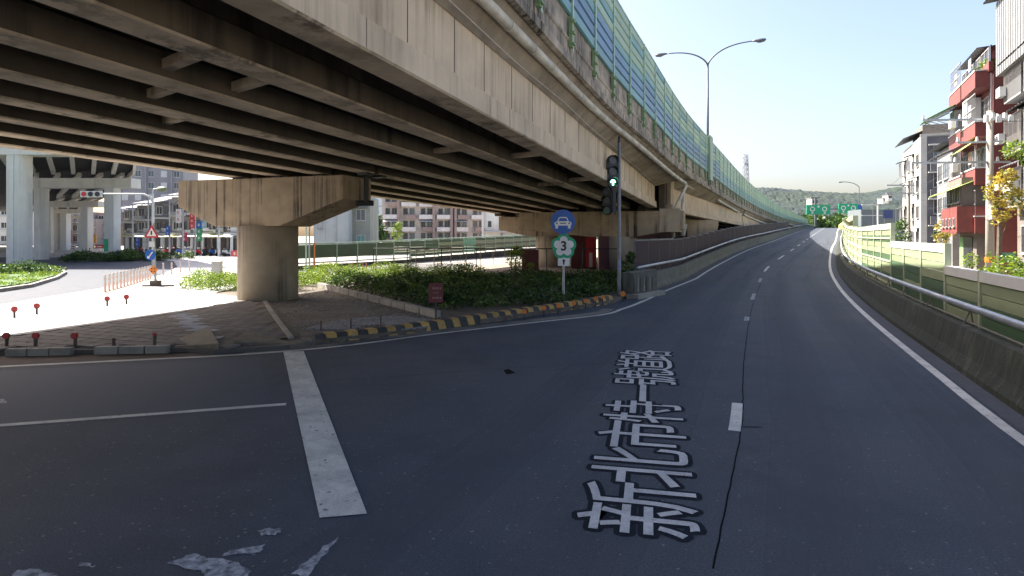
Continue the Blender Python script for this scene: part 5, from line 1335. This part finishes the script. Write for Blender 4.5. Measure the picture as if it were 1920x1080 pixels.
# black railing across the hedge back
bf = thing('railing', 'thin black railing across the back of the hedge', 'railing', (-3,36,0))
ra, rb_ = Vector((P(700,0,38)[0],38,0)), Vector((P(1160,0,36.6)[0],36.6,0))
zr_ = 2.5-(466-442)*37.5/1150
for k in range(8):
    p = ra.lerp(rb_, k/7); mb = MB(); mb.tube([p, p+Vector((0,0,zr_))], .03, 6); mb.build('post', M_dark, bf)
for k in range(7):
    mb = MB(); mb.tube([ra.lerp(rb_,k/7)+Vector((0,0,zr_)), ra.lerp(rb_,(k+1)/7)+Vector((0,0,zr_))], .03, 6); mb.build('top_rail', M_dark, bf)
rf = thing('railing', 'rusty ramp railing descending towards the green barrier', 'railing', (-10,44,0))
qa, qb = Vector((P(780,0,43)[0],43,0)), Vector((P(1005,0,62)[0],62,0))
for k in range(10):
    p = qa.lerp(qb,k/9); mb = MB(); mb.tube([p, p+Vector((0,0,1.55+.06*k))], .03, 5); mb.build('post', M_rust, rf)
    if k < 9: mb = MB(); q2 = qa.lerp(qb,(k+1)/9); mb.tube([p+Vector((0,0,1.5+.06*k)), q2+Vector((0,0,1.5+.06*(k+1)))], .028, 5); mb.build('top_rail', M_rust, rf)
for k,(px) in enumerate((629,655,660,680,687,704)):
    gx = P(px,0,40)[0]
    t = thing('channel_post', '%s orange traffic post behind the bright hedge, from the left' % ORD[k], 'delineator', (gx,40,0), 'orange posts behind the bright hedge')
    mb = MB(); mb.tube([(gx,40,0),(gx,40,.72)], .05, 6); mb.build('post', mat('post_orange',(.6,.28,.14),None,3,.5,0), t)
# slim poles beyond the column
for k,(px,yy,h_,m_) in enumerate(((574,44,4.5,M_gpost),(580,44,4.6,M_galv),(590,44,2.0,M_orange))):
    gx = P(px,0,yy)[0]; t = thing('post', ['slim pale green pole just right of the round column','slim grey pole beside the pale green one','orange banded short pole right of the round column'][k], 'pole', (gx,yy,0))
    mb = MB(); mb.tube([(gx,yy,0),(gx,yy,h_)], .06, 6); mb.build('shaft', m_, t)
# red stall / huts behind far piers
hut = bld('hut', 'dark red hut with bright red shutter behind the flower sign', (4.55,47.0), R(5), 1.9, 3.0, 2.9, mat('maroon_wall',(.10,.03,.03),(.14,.04,.04),3,.8,.1))
lbox(hut,'shutter',mat('bright_red',(.5,.03,.04),(.4,.02,.03),6,.5,.1),1.1,-.06,.1,1.85,0,2.7); lbox(hut,'door_frame',M_white,1.35,-.1,.1,1.6,-.06,1.2); lbox(hut,'roof',M_sheet,-.2,-.3,2.9,2.1,3.2,3.05)
hut2 = bld('hut', 'pale site hut with window just under the far pier cap', (3.0,56), R(5), 3.4, 2, 3.9, M_white); window(hut2,2.2,0,2.3,1.2,1.2,'-y',M_alu,M_glass,.06,1)
low = bld('wall_hut', 'brown garden wall with bright bush before it', (.7,43.6), R(0), 1.2, .4, 1.5, mat('maroon_wall',(.10,.03,.03)), cat='wall')
# terraced apartment row in the middle distance
MW = mat('apartment_cream', (.48,.42,.38), (.40,.35,.32), .5, .85, .05, 10, streak=(.25,.2,.18), sfac=.5, sscale=.8)
MP = mat('apartment_pillar', (.30,.22,.20), (.25,.18,.17), .5, .85, .05, 10)
MBW = mat('balcony_white', (.62,.58,.57), (.5,.46,.45), .6, .8, .05, 10)
bm1 = bld('apartment_row', 'long cream apartment row with white balconies seen under the bridge', (P(716,0,150)[0],150), R(-10), 26, 10, 13.2, MW, z0=-2)
for f_ in range(4):
    z = 2.6+3.05*f_
    x = .6
    for j in range(6):
        if j in (1,4):
            pass
        x0 = .4+j*4.3; 
        lbox(bm1,'balcony',MBW if (j+f_)%3 else MP, x0+(.9 if (j+f_)%3==0 else 0),-1.3,z-.1, x0+3.5,0,z+.95)
        window(bm1,x0+1.0,0,z+1.0,1.2,1.6,'-y',M_frame,M_glassd,.1,0); window(bm1,x0+2.6,0,z+1.0,1.3,1.6,'-y',M_frame,M_glass if (j+f_)%2 else M_glassd,.1,1)
        if (j*2+f_)%4==1: awn(bm1,x0,-2.2,x0+3.3,0,z+2.75,.5,mat('pale_sheet',(.5,.5,.5),None,2,.6,0),'-y')
for xx in (3.95,12.55,16.9,17.9,25.3): lbox(bm1,'pillar',MP,xx-.3,-1.5,0,xx+.3,-.02,13.2)
lbox(bm1,'roof_shed',W_green,5,-.8,13.2,9,5,14.4); lbox(bm1,'roof_shed',MW,0,0,13.2,3.8,6,15)
bm2 = bld('apartment_row', 'older half demolished whitewashed wall beside the apartment row', (P(905,0,140)[0],140), R(0), 14, 6, 8.6, mat('whitewash',(.75,.75,.74),(.6,.58,.55),.4,.9,.1,10,streak=(.4,.25,.18),sfac=.7,sscale=.9,dirt=(.5,.35,.28),dfac=.6,dscale=.25))
for k,xx in enumerate((-.2,4.1,8.0,13.6)): lbox(bm2,'broken_pier',MP if k%2 else MBW,xx,-.8,0,xx+.5,-.02,8.8-(k%2)*.8)
for k in range(3): window(bm2,1.6+k*4,0,4.4,.9,1.5,'-y',MBW,M_glassd,.1,0)
lbox(bm2,'floor_slab',mat('apartment_cream',(.48,.42,.38)),-.2,-1.0,3.2,13.9,-.02,3.5)
bm3 = bld('grey_house', 'narrow weathered grey house with two windows beside the pier cap', (P(652,0,85)[0],85), R(-4), 3.05, 8, 8.0, mat('old_grey_wall',(.24,.25,.22),(.30,.30,.27),.8,.9,.1,10,streak=(.12,.11,.09),sfac=.7,sscale=1.5))
window(bm3,1.8,0,4.6,1.3,1.6,'-y',M_alu,M_glass,.1,1); window(bm3,1.8,0,1.0,1.2,1.6,'-y',M_alu,mat('teal_glass',(.12,.3,.28),None,2,.3,0),.1,1)
lbox(bm3,'canopy',M_sheet,.9,-.7,6.4,2.8,0,6.5); lbox(bm3,'pilaster',MP,-.9,-.05,0,-.3,0,8.0); lbox(bm3,'drainpipe',M_galv,.2,-.12,0,.32,-.001,8)
bm4 = bld('grey_house', 'wide pale grey blank walled building behind the round column', (P(588,0,82)[0],82), R(-4), 4.6, 8, 7.6, mat('pale_grey_wall',(.42,.44,.45),(.36,.38,.39),.4,.9,.1,10,streak=(.25,.25,.24),sfac=.6,sscale=1.0))
for k in range(3): lbox(bm4,'wall_panel',mat('pale_grey_wall',(.42,.44,.45)),.1+k*1.5,-.05,.2,1.5+k*1.5,0,7.4)
window(bm4,.9,0,3.4,.7,1.5,'-y',M_frame,M_glassd,.1,0)
bm5 = bld('tower_block', 'pale blue glass tower far behind the apartment row', (P(694,0,260)[0],260), R(-4), 12, 12, 36, mat('pale_blue_wall',(.5,.56,.62),(.45,.5,.56),.2,.5,0))
for k in range(8):
    lbox(bm5,'floor_band',mat('grey_band',(.35,.38,.42),None,2,.6,0),-.05,-.1,3.9*k+3,12,0,3.9*k+3.5)
bush('tree','green tree between the grey house and the apartment row','tree',(P(705,0,110)[0],110,-.05),[(0,0,4,(1.6,1.5,2.2),1.5),(1,0,2.6,(1.2,1,1.2),1),(-.4,0,6,(1.1,1,1.1),.8)],M_leaft,.28,420,41,4)
bush('tree','light young tree in front of the apartment row','tree',(P(745,0,105)[0],105,-.05),[(0,0,2.9,(1.0,.9,1.6),1),(.2,0,4.2,(.7,.6,.8),.5)],M_leafl,.2,260,42,3)
# grey tower block behind the portal frames
tw = bld('tower_block', 'tall grey apartment tower with white windows, far left', (P(222,0,165)[0],165), R(-12), 16, 14, 38, mat('tower_grey',(.24,.24,.26),(.29,.29,.31),.3,.85,0,streak=(.18,.18,.19),sfac=.4,sscale=.4))
for f_ in range(11):
    for j in range(5):
        window(tw,1.6+j*3.2,0,2.5+f_*3.2,1.5,1.7,'-y',M_white,M_glass if (f_*j)%3 else mat('pale_blind',(.6,.62,.62),None,2,.5,0),.12,1)
for xx in (0,6.5,12.9): lbox(tw,'pilaster',mat('tower_grey',(.24,.24,.26)),xx,-.5,0,xx+.5,-.001,38)
tw2 = bld('tower_block', 'white sided slab beside the tall grey tower', (P(322,0,170)[0],170), R(-12), 2.5, 12, 34, M_white)
for f_ in range(5): window(tw2,1.2,0,8+f_*5,.9,1.4,'-y',M_white,M_glassd,.1,0)
# street of old shop houses
cols = [(.30,.29,.28),(.36,.33,.30),(.22,.22,.24),(.42,.40,.38),(.28,.22,.20),(.33,.33,.33),(.38,.30,.26)]
x = -60.0
shops = [(232,26,6.0),(257,34,6.6),(290,34,7.0),(322,32,7.5),(352,26,7.9),(376,22,7.7),(396,32,6.6),(426,26,6.0)]
sgc = [(.55,.06,.06),(.05,.12,.45),(.04,.28,.10),(.75,.73,.70),(.6,.3,.05),(.45,.05,.12),(.3,.45,.55),(.7,.68,.2)]
names = ['orange sign','white sign','blue sign','green sign','red sign','blue and green sign','white awning','yellow awning']
for i,(px,wpx,H) in enumerate(shops):
    Y = 84-i*1.6; X = P(px,0,Y)[0]; Wd_ = wpx*Y/1150
    w_ = mat('shop_wall_%d' % i, cols[i%7], tuple(c*.8 for c in cols[i%7]), .8,.85,.1,10,streak=(.12,.11,.1),sfac=.5,sscale=1)
    b = bld('shop_house', '%s old shop house of the street, from the left' % ORD[i], (X,Y), R(3), Wd_-.04, 9, H, w_, group='old shop houses behind the side road')
    fl = 2
    for f_ in range(fl):
        z = 2.75+(H-2.9)/2*f_
        window(b,Wd_*.28,0,z+.5,Wd_*.36,1.1,'-y',M_white if (i+f_)%2 else M_frame,M_glassd,.1,1); window(b,Wd_*.72,0,z+.5,Wd_*.36,1.1,'-y',M_frame,M_glass if f_%2 else M_glassd,.1,1)
        lbox(b,'ledge',M_white,0,-.5-.25*((i+f_)%2),z-.1,Wd_-.04,0,z+.12)
        if (i+f_)%2 == 0: lbox(b,'balcony',mat('balcony_grey2',(.4,.4,.4),None,2,.8,0),.1,-.9,z+.13,Wd_*.5,-.05,z+.5)
        if (i*3+f_)%3==0: ac(b,Wd_*.6,-.02,z+.2,'-y')
    awn(b,0,-2.3,Wd_-.04,0,2.75,.4,M_white if i%3 else mat('yellow_awning',(.6,.58,.3),None,2,.7,0),'-y')
    lbox(b,'shopfront',M_glassd,.2,-.06,0,Wd_*.55,0,2.2); lbox(b,'shutter',mat('shutter_brown',(.16,.13,.12),(.12,.1,.09),4,.7,.1) if i>4 else M_glass,Wd_*.58,-.05,0,Wd_-.2,0,2.2)
    for q in range(2): lbox(b,'pillar',M_white,Wd_*(.02+.9*q),-2.2,0,Wd_*(.02+.9*q)+.25,-2.0,2.35)
    awn(b,-.1,-1.1,Wd_,3,H+.9,.7,M_sheet if i%2 else W_corr,'-y','roof_sheet')
for i,(px,wpx,ty,c_) in enumerate([(96,26,404,(.42,.30,.28)),(124,24,396,(.34,.33,.33)),(150,30,410,(.48,.38,.34)),(182,30,400,(.36,.26,.25)),(-20,40,380,(.6,.6,.6))]):
    Y = 150+i*3; X = P(px,0,Y)[0]; Wd_ = wpx*Y/1150; H = 2.5+(442-ty)*Y/1150
    b = bld('shop_house', ['pinkish far shop house between the left portal columns','grey far shop house behind the fourth portal pier','tan far shop house seen between the portal columns','brown far shop house left of the thick right column','pale far shop house at the left picture edge'][i], (X,Y), R(0), Wd_-.05, 10, H, mat('far_shop_%d'%i, c_, None, .5, .9, .05))
    for f_ in range(3):
        for j in range(2): window(b,Wd_*(.27+.45*j),0,1.0+f_*H/3.2,Wd_*.33,1.5,'-y',M_white,M_glassd,.12,1)
        lbox(b,'ledge',M_white,0,-.6,.3+f_*H/3.2,Wd_-.05,0,.55+f_*H/3.2)
# hanging signs
hs_ = [(225,425,460,5,.7,4,'tall orange hanging sign left of the warning triangle',72),(257,446,462,6,.6,1,'small blue hanging sign beneath the street awnings',74),
 (314,424,442,7,.6,1,'blue hanging sign right of the warning triangle',72),(334,392,418,9,.5,3,'white vertical shop sign above the street',72),(360,400,428,8,.6,0,'red vertical shop sign near the pier cap',70),
 (373,416,452,9,.8,2,'green and blue banner sign near the pier cap',70),(381,402,428,9,.6,6,'pale blue vertical sign next to the green banner',72),(345,436,452,10,.4,5,'small crimson sign over the white awning',72),
 (130,432,455,8,.5,0,'red shop sign between the far portal columns',130),(172,440,456,16,.5,4,'orange shop sign low between the far portal columns',120),(440,470,481,14,.3,0,'red and white striped banner beside the round column',60),
 (105,430,452,9,.5,5,'crimson shop sign behind the left portal column',130),(352,462,474,22,.4,3,'long white shop signboard under the awnings',76)]
for i,(px,y0,y1,wp_,d_,ci,lab,Y) in enumerate(hs_):
    xa,_,zt = P(px-wp_/2,y0,Y); xb,_,zb = P(px+wp_/2,y1,Y)
    t = thing('shop_sign', lab, 'shop sign', ((xa+xb)/2,Y,zb)); mb = MB(); mb.box(xa,Y,zb,xb,Y+.2,zt)
    mb.build('board', mat('sign_colour_%d'%ci, sgc[ci], None, 2, .6, 0), t)
    if ci == 2: mb = MB(); mb.box(xa,Y-.02,zt-(zt-zb)*.35,xb,Y,zt); mb.build('blue_part', M_signblue, t)
    mb = MB(); n_ = max(2,int((zt-zb)/(abs(xb-xa)*1.1+.01))) if zt-zb > xb-xa else 1
    m__ = max(1,int((xb-xa)/((zt-zb)*1.1)))
    for a in range(n_):
        for c_ in range(m__):
            zz = zt-(zt-zb)*(a+.5)/n_; xx = xa+(xb-xa)*(c_+.5)/m__; s_ = min((zt-zb)/n_,(xb-xa)/m__)*.3
            mb.box(xx-s_,Y-.03,zz-.12*s_*3,xx+s_,Y-.021,zz-.04*s_*3); mb.box(xx-s_*.15,Y-.04,zz-s_,xx+s_*.15,Y-.031,zz+s_); mb.box(xx-s_*.7,Y-.03,zz+s_*.45,xx+s_*.7,Y-.021,zz+s_*.65)
    mb.build('character_marks', M_signwhite if ci != 3 else M_signred, t)
    mb = MB(); mb.bar((xb,Y+.1,(zt+zb)/2),(xb+.1,Y+2.5,(zt+zb)/2),.06,.06); mb.build('bracket', M_dark, t)
# parked scooters and poles along the shop street
def scooter_meshes():
    B = MB(); B.loft([[Vector((x,y,z)) for y,z in ((-.16*w,z0),(.16*w,z0),(.18*w,z1),(-.18*w,z1))] for x,w,z0,z1 in ((-.75,.6,.55,.72),(-.35,1,.35,.78),(.0,.9,.28,.42),(.35,.9,.28,.42),(.5,.8,.4,.95),(.62,.5,.6,1.0))])
    S = MB(); S.box(-.72,-.14,.76,-.05,.14,.86)
    H = MB(); H.bar((.52,-.32,1.08),(.52,.32,1.08),.05,.05); H.bar((.60,0,.35),(.50,0,1.08),.07,.07)
    W = MB(); W.tube([(0,-.05,0),(0,.05,0)],.24,12)
    return [meshof(B,'body',M_white),meshof(S,'seat',M_dark),meshof(H,'handlebar',M_dark),meshof(W,'wheel',M_signblack)]
sm_ = scooter_meshes(); scol = [M_white,M_signred,M_dark,M_signblue,M_galv]
sbody = []
for m_ in scol: q_ = sm_[0].copy(); q_.materials.clear(); q_.materials.append(m_); sbody.append(q_)
for k in range(16):
    px = 246+k*12+random.uniform(-2,2); Y = 76.5-k*.35; X = P(px,0,Y)[0]
    t = thing('parked_scooter', '%s parked scooter before the shop awnings, counting from the left' % ORD[k], 'scooter', (X,Y,.11 if k > 3 else 0), 'scooters parked along the shop street', rz=R(70+random.uniform(-15,15)))
    inst('body', sbody[k%5], t, (0,0,0)); inst('seat', sm_[1], t, (0,0,0)); inst('handlebar', sm_[2], t, (0,0,0)); inst('wheel', sm_[3], t, (-.55,0,.24)); inst('wheel', sm_[3], t, (.65,0,.24))
for k,(px,Y,h_) in enumerate(((249,73,6.2),(278,74,7.4),(318,73,6.6),(343,72,7.8),(366,72,6.9),(410,71,6.4))):
    X = P(px,0,Y)[0]; t = thing('street_pole', '%s slim grey pole standing along the shop street, from the left' % ORD[k], 'pole', (X,Y,0), 'poles along the shop street')
    mb = MB(); mb.tube([(X,Y,0),(X,Y,h_)],[.12,.08],6); mb.build('shaft', M_galv, t); mb = MB(); mb.bar((X-.8,Y,h_-.4),(X+.8,Y,h_-.4),.08,.08); mb.build('crossarm', M_galv, t)
    if k: wire('cable','overhead street cable leading to the %s slim grey pole' % ORD[k],(P((249,278,318,343,366,410)[k-1],0,(73,74,73,72,72,71)[k-1])[0],(73,74,73,72,72,71)[k-1],(6.2,7.4,6.6,7.8,6.9,6.4)[k-1]-.4),(X,Y,h_-.4),.35,.03)
for k,(px,Y) in enumerate(((100,128),(118,130),(134,120),(168,118),(186,124))):
    X,_,zb = P(px,470,Y); t = thing('shop_sign', ['lowest red sign left of the third portal pier','red lettered board between the third and fourth piers','white and red board behind the fourth portal pier','orange board cluster behind the thick right column','small red board right beside the thick right column'][k], 'shop sign', (X,Y,zb))
    mb = MB(); mb.box(X-.8,Y,zb,X+.9,Y+.1,zb+1.2); mb.build('board', mat('sign_colour_%d'%(0,5,3,4,0)[k], sgc[(0,5,3,4,0)[k]], None, 2, .6, 0), t)
    mb = MB(); mb.box(X-.5,Y-.02,zb+.3,X+.6,Y,zb+.5); mb.box(X-.5,Y-.02,zb+.7,X+.6,Y,zb+.9); mb.build('character_marks', M_signwhite if k != 2 else M_signred, t)
# green plate on the column and street clutter
# ---------------------------------------------------------------- pale portal frames of the other elevated road
PG = mat('pale_green_concrete', (.62,.60,.55), (.54,.52,.48), .8, .85, .08, 12, streak=(.22,.24,.22), sfac=.6, sscale=1.2)
PB = mat('blue_grey_concrete', (.58,.58,.57), (.52,.52,.51), .8, .85, .08, 12, streak=(.25,.27,.28), sfac=.5, sscale=1.2)
frames = [(52,8,40,None,None,270,290,-60,250),(64,60,80,195,213,334,352,40,247),(84,79,93,151,164,377,388,70,185),(110,97,107,113,124,392,400,86,160),(140,116,123,146,152,404,410,105,158)]
pfs = ['nearest pale green portal pier, cut by the left edge','second portal pier with long beam, thick right column carrying a green plate','third portal pier seen through the second','fourth portal pier, smaller and farther back','farthest portal pier before the tower']
for i,(Y,a,b,c_,d_,t0,t1,bl_,br_) in enumerate(frames):
    X0 = P(a,0,Y)[0]; X1 = P(b,0,Y)[0]; zt = P(0,t0,Y)[2]; zb = P(0,t1,Y)[2]
    t = thing('portal_pier', pfs[i], 'bridge pier', (X0,Y,0), 'portal piers of the far elevated road')
    w_ = X1-X0
    mb = MB(); mb.prism([(X0+.2,Y),(X1-.2,Y),(X1,Y+.2),(X1,Y+w_-.2),(X1-.2,Y+w_),(X0+.2,Y+w_),(X0,Y+w_-.2),(X0,Y+.2)], -.05, zb); mb.build('column', PG, t)
    if i == 0:
        mb = MB(); mb.box(X0-.03+w_*.45,Y-.05,0,X0+w_*.55,Y,zb); mb.build('drainpipe', M_white, t)
    if c_:
        X2 = P(c_,0,Y)[0]; X3 = P(d_,0,Y)[0]
        mb = MB(); mb.box(X2,Y,-.05,X3,Y+1.2,zb); mb.build('column', PB, t)
        if i == 1:
            mb = MB(); x0,_,z0 = P(195,471,Y); x1,_,z1 = P(203,448,Y); mb.box(x0,Y-.05,z0,x1,Y-.01,z1); mb.build('green_plate', M_signgreen, t)
    mb = MB(); mb.box(P(bl_,0,Y)[0],Y-.1,zb,P(br_,0,Y)[0],Y+1.6,zt); mb.build('beam', PG, t)
# deck strips between the frames with ribs
fe = thing('elevated_road', 'far pale elevated road with ribbed dark underside, left', 'viaduct', (-50,60,9))
span = [(30,-12.5-24,9.9),(52,P(250,0,52)[0],2.5+(442-268)*52/1150),(64,P(247,0,64)[0],2.5+(442-333)*64/1150),(84,P(192,0,84)[0],2.5+(442-376)*84/1150),(110,P(160,0,110)[0],2.5+(442-391)*110/1150),(145,P(158,0,145)[0],2.5+(442-403)*145/1150)]
mb = MB(); rr = []
for (Y,xr,z) in span[1:]:
    rr.append([Vector(p) for p in ((xr-34,Y,z+.8),(xr,Y,z+.8),(xr+.1,Y,z+.9),(xr+.1,Y,z+2.2),(xr-34,Y,z+2.2))])
mb.loft(rr); mb.build('deck', mat('dark_steel_deck',(.035,.037,.042),(.05,.05,.055),1,.8,0), fe)
rr = []
for (Y,xr,z) in span[1:]: rr.append([Vector(p) for p in ((xr+.1,Y,z+.3),(xr+.4,Y,z+.4),(xr+.4,Y,z+2.8),(xr+.1,Y,z+2.8))])
mb = MB(); mb.loft(rr); mb.build('edge_beam', PG, fe)
for i in range(1,5):
    Y0,x0,z0 = span[i]; Y1,x1,z1 = span[i+1]
    for k in range(6):
        off = 2.0+k*2.3
        mb = MB(); mb.bar((x0-off,Y0+1.7,z0+.55),(x1-off*.9,Y1-.2,z1+.55),.35,.5); mb.build('rib', PG, fe)
# ---------------------------------------------------------------- cars parked far away (tiny) none; distant hills
def ridge(x):
    tab = [(-800,35),(-200,30),(100,40),(290,50),(330,52),(365,50),(400,53),(420,54),(450,51),(520,48),(700,60),(1100,40),(1600,25)]
    xs = [t[0] for t in tab]; return float(np.interp(x, xs, [t[1] for t in tab]))
hf = herm([(-800,35),(-200,30),(100,44),(290,55.5),(345,53),(400,51.5),(440,57),(480,56.5),(520,52),(700,60),(1100,40),(1600,25)])
from mathutils import noise as mnoise
mb = MB(); nx_, ny_ = 420, 60; V = []; F = []
for j in range(ny_+1):
    t = j/ny_; Y = 420+330*t
    for i in range(nx_+1):
        X = 40+1000*i/nx_
        rise = math.sin(min(1, t*1.15)*math.pi/2)**1.3
        z = hf(X*700/max(Y,1)*1.0)*rise*(Y/700)
        z += (mnoise.noise(Vector((X*.012,Y*.012,3)))*9*rise)*(1-t)**.5
        z += abs(mnoise.noise(Vector((X*.12,Y*.1,1))))*3.2+mnoise.noise(Vector((X*.35,Y*.3,7)))*1.3
        V.append((X,Y,z-1.2))
        if i and j: a = (j-1)*(nx_+1)+i-1; F.append((a,a+1,a+nx_+2,a+nx_+1))
mb.add(V,F)
M_hill = mat('wooded_hill', (.012,.023,.020), (.020,.034,.022), .09, .95, .5, .4, dirt=(.010,.020,.030), dfac=.8, dscale=.02, speck=((.045,.060,.028), .16, .35, .82))  # bluish tones put the distant haze into the hill colour
tag(mb.build('hill', M_hill), kind='structure')
# wooded mid ground: tree belt
rs = random.Random(3); bl = []
for k in range(150):
    X = rs.uniform(120,230); Y = rs.uniform(255,330); h = rs.uniform(5,10)+ (X-120)*.02
    bl.append(((X,Y,h*.55+2),(rs.uniform(2.5,5),rs.uniform(2.5,5),h*.55), 1.2))
leaves('tree_belt', M_leaft, bl, .75, 330, label='dense light green wood at the foot of the hill beyond the crest', cat='wood', kind='stuff', seed=51)
# small far houses on the slope
for k,(px,py,w_,h_,Y,c_) in enumerate([(1522,372,12,16,330,(.6,.55,.5)),(1655,372,10,9,420,(.75,.75,.72)),(1665,366,7,10,415,(.6,.6,.6))]):
    X,_,zb = P(px,py+h_,Y)
    b = bld('far_house', ['pale far house behind the green highway sign','white far house low on the wooded hill','small grey far house beside the white one'][k], (X,Y), R(8), w_*Y/1150, 8, h_*Y/1150, mat('far_wall_%d'%k,c_,None,.3,.9,0), z0=zb)
    lbox(b,'roof',M_sheet,-.4,-.4,h_*Y/1150,w_*Y/1150+.4,8.4,h_*Y/1150+.5)
    for q in range(2): window(b,w_*Y/1150*(.3+.4*q),0,h_*Y/1150*.45,1.3,1.5,'-y',M_frame,M_glassd,.1,0)
X,_,z = P(1614,425,150)
gh = bld('glass_hut', 'pale blue roofed shed beyond the right barrier', (X,150), R(8), 10.5, 8, 4.2+z, mat('pale_blue_sheet',(.10,.13,.14),(.13,.15,.15),.5,.5,0), cat='shed')
for q in range(4): lbox(gh,'panel_rib',M_frame,q*2.6,-.06,.5,q*2.6+.25,0,4+z)
lbox(gh,'blue_panel',mat('dull_blue',(.03,.05,.16),None,2,.6,0),5.2,-.1,2+z,7.2,-.061,4+z)
fp = thing('frame_pole', 'white square frame of poles beyond the right barrier', 'frame', (P(1646,0,140)[0],140,0))
mb = MB(); xa,_,za = P(1616,384,140); xb,_,_z = P(1646,420,140); mb.bar((xb,140,0),(xb,140,za),.25,.25); mb.build('pole', M_white, fp)
mb = MB(); mb.bar((xa,140,za),(xb,140,za),.2,.2); mb.build('crossbar', M_white, fp)
mb = MB(); zz = P(0,404,140)[2]; mb.bar((xa,140,zz),(xb+1,140,zz),.15,.15); mb.build('crossbar', M_white, fp)
eb2 = thing('end_screen', 'yellow brown screen box at the far end of the right barrier', 'screen', (P(1600,0,95)[0],95,2))
mb = MB(); x0,_,z0 = P(1585,430,95); x1,_,z1 = P(1609,404,95)
mb.add([(x0,95,z0),(x1,95,z0),(x1,95,z1),(x0,95,z0+.7),(x0,97,z0),(x1,97,z0),(x1,97,z1),(x0,97,z0+.7)],[(0,1,2,3),(4,7,6,5),(0,4,5,1),(1,5,6,2),(2,6,7,3),(3,7,4,0)]); mb.build('panel', mat('olive_panel',(.22,.20,.08),(.3,.28,.1),1,.7,0), eb2)
mb = MB(); mb.box(x1-.9,94.9,0,x1-.1,94.99,z1); mb.build('post', M_cream, eb2)
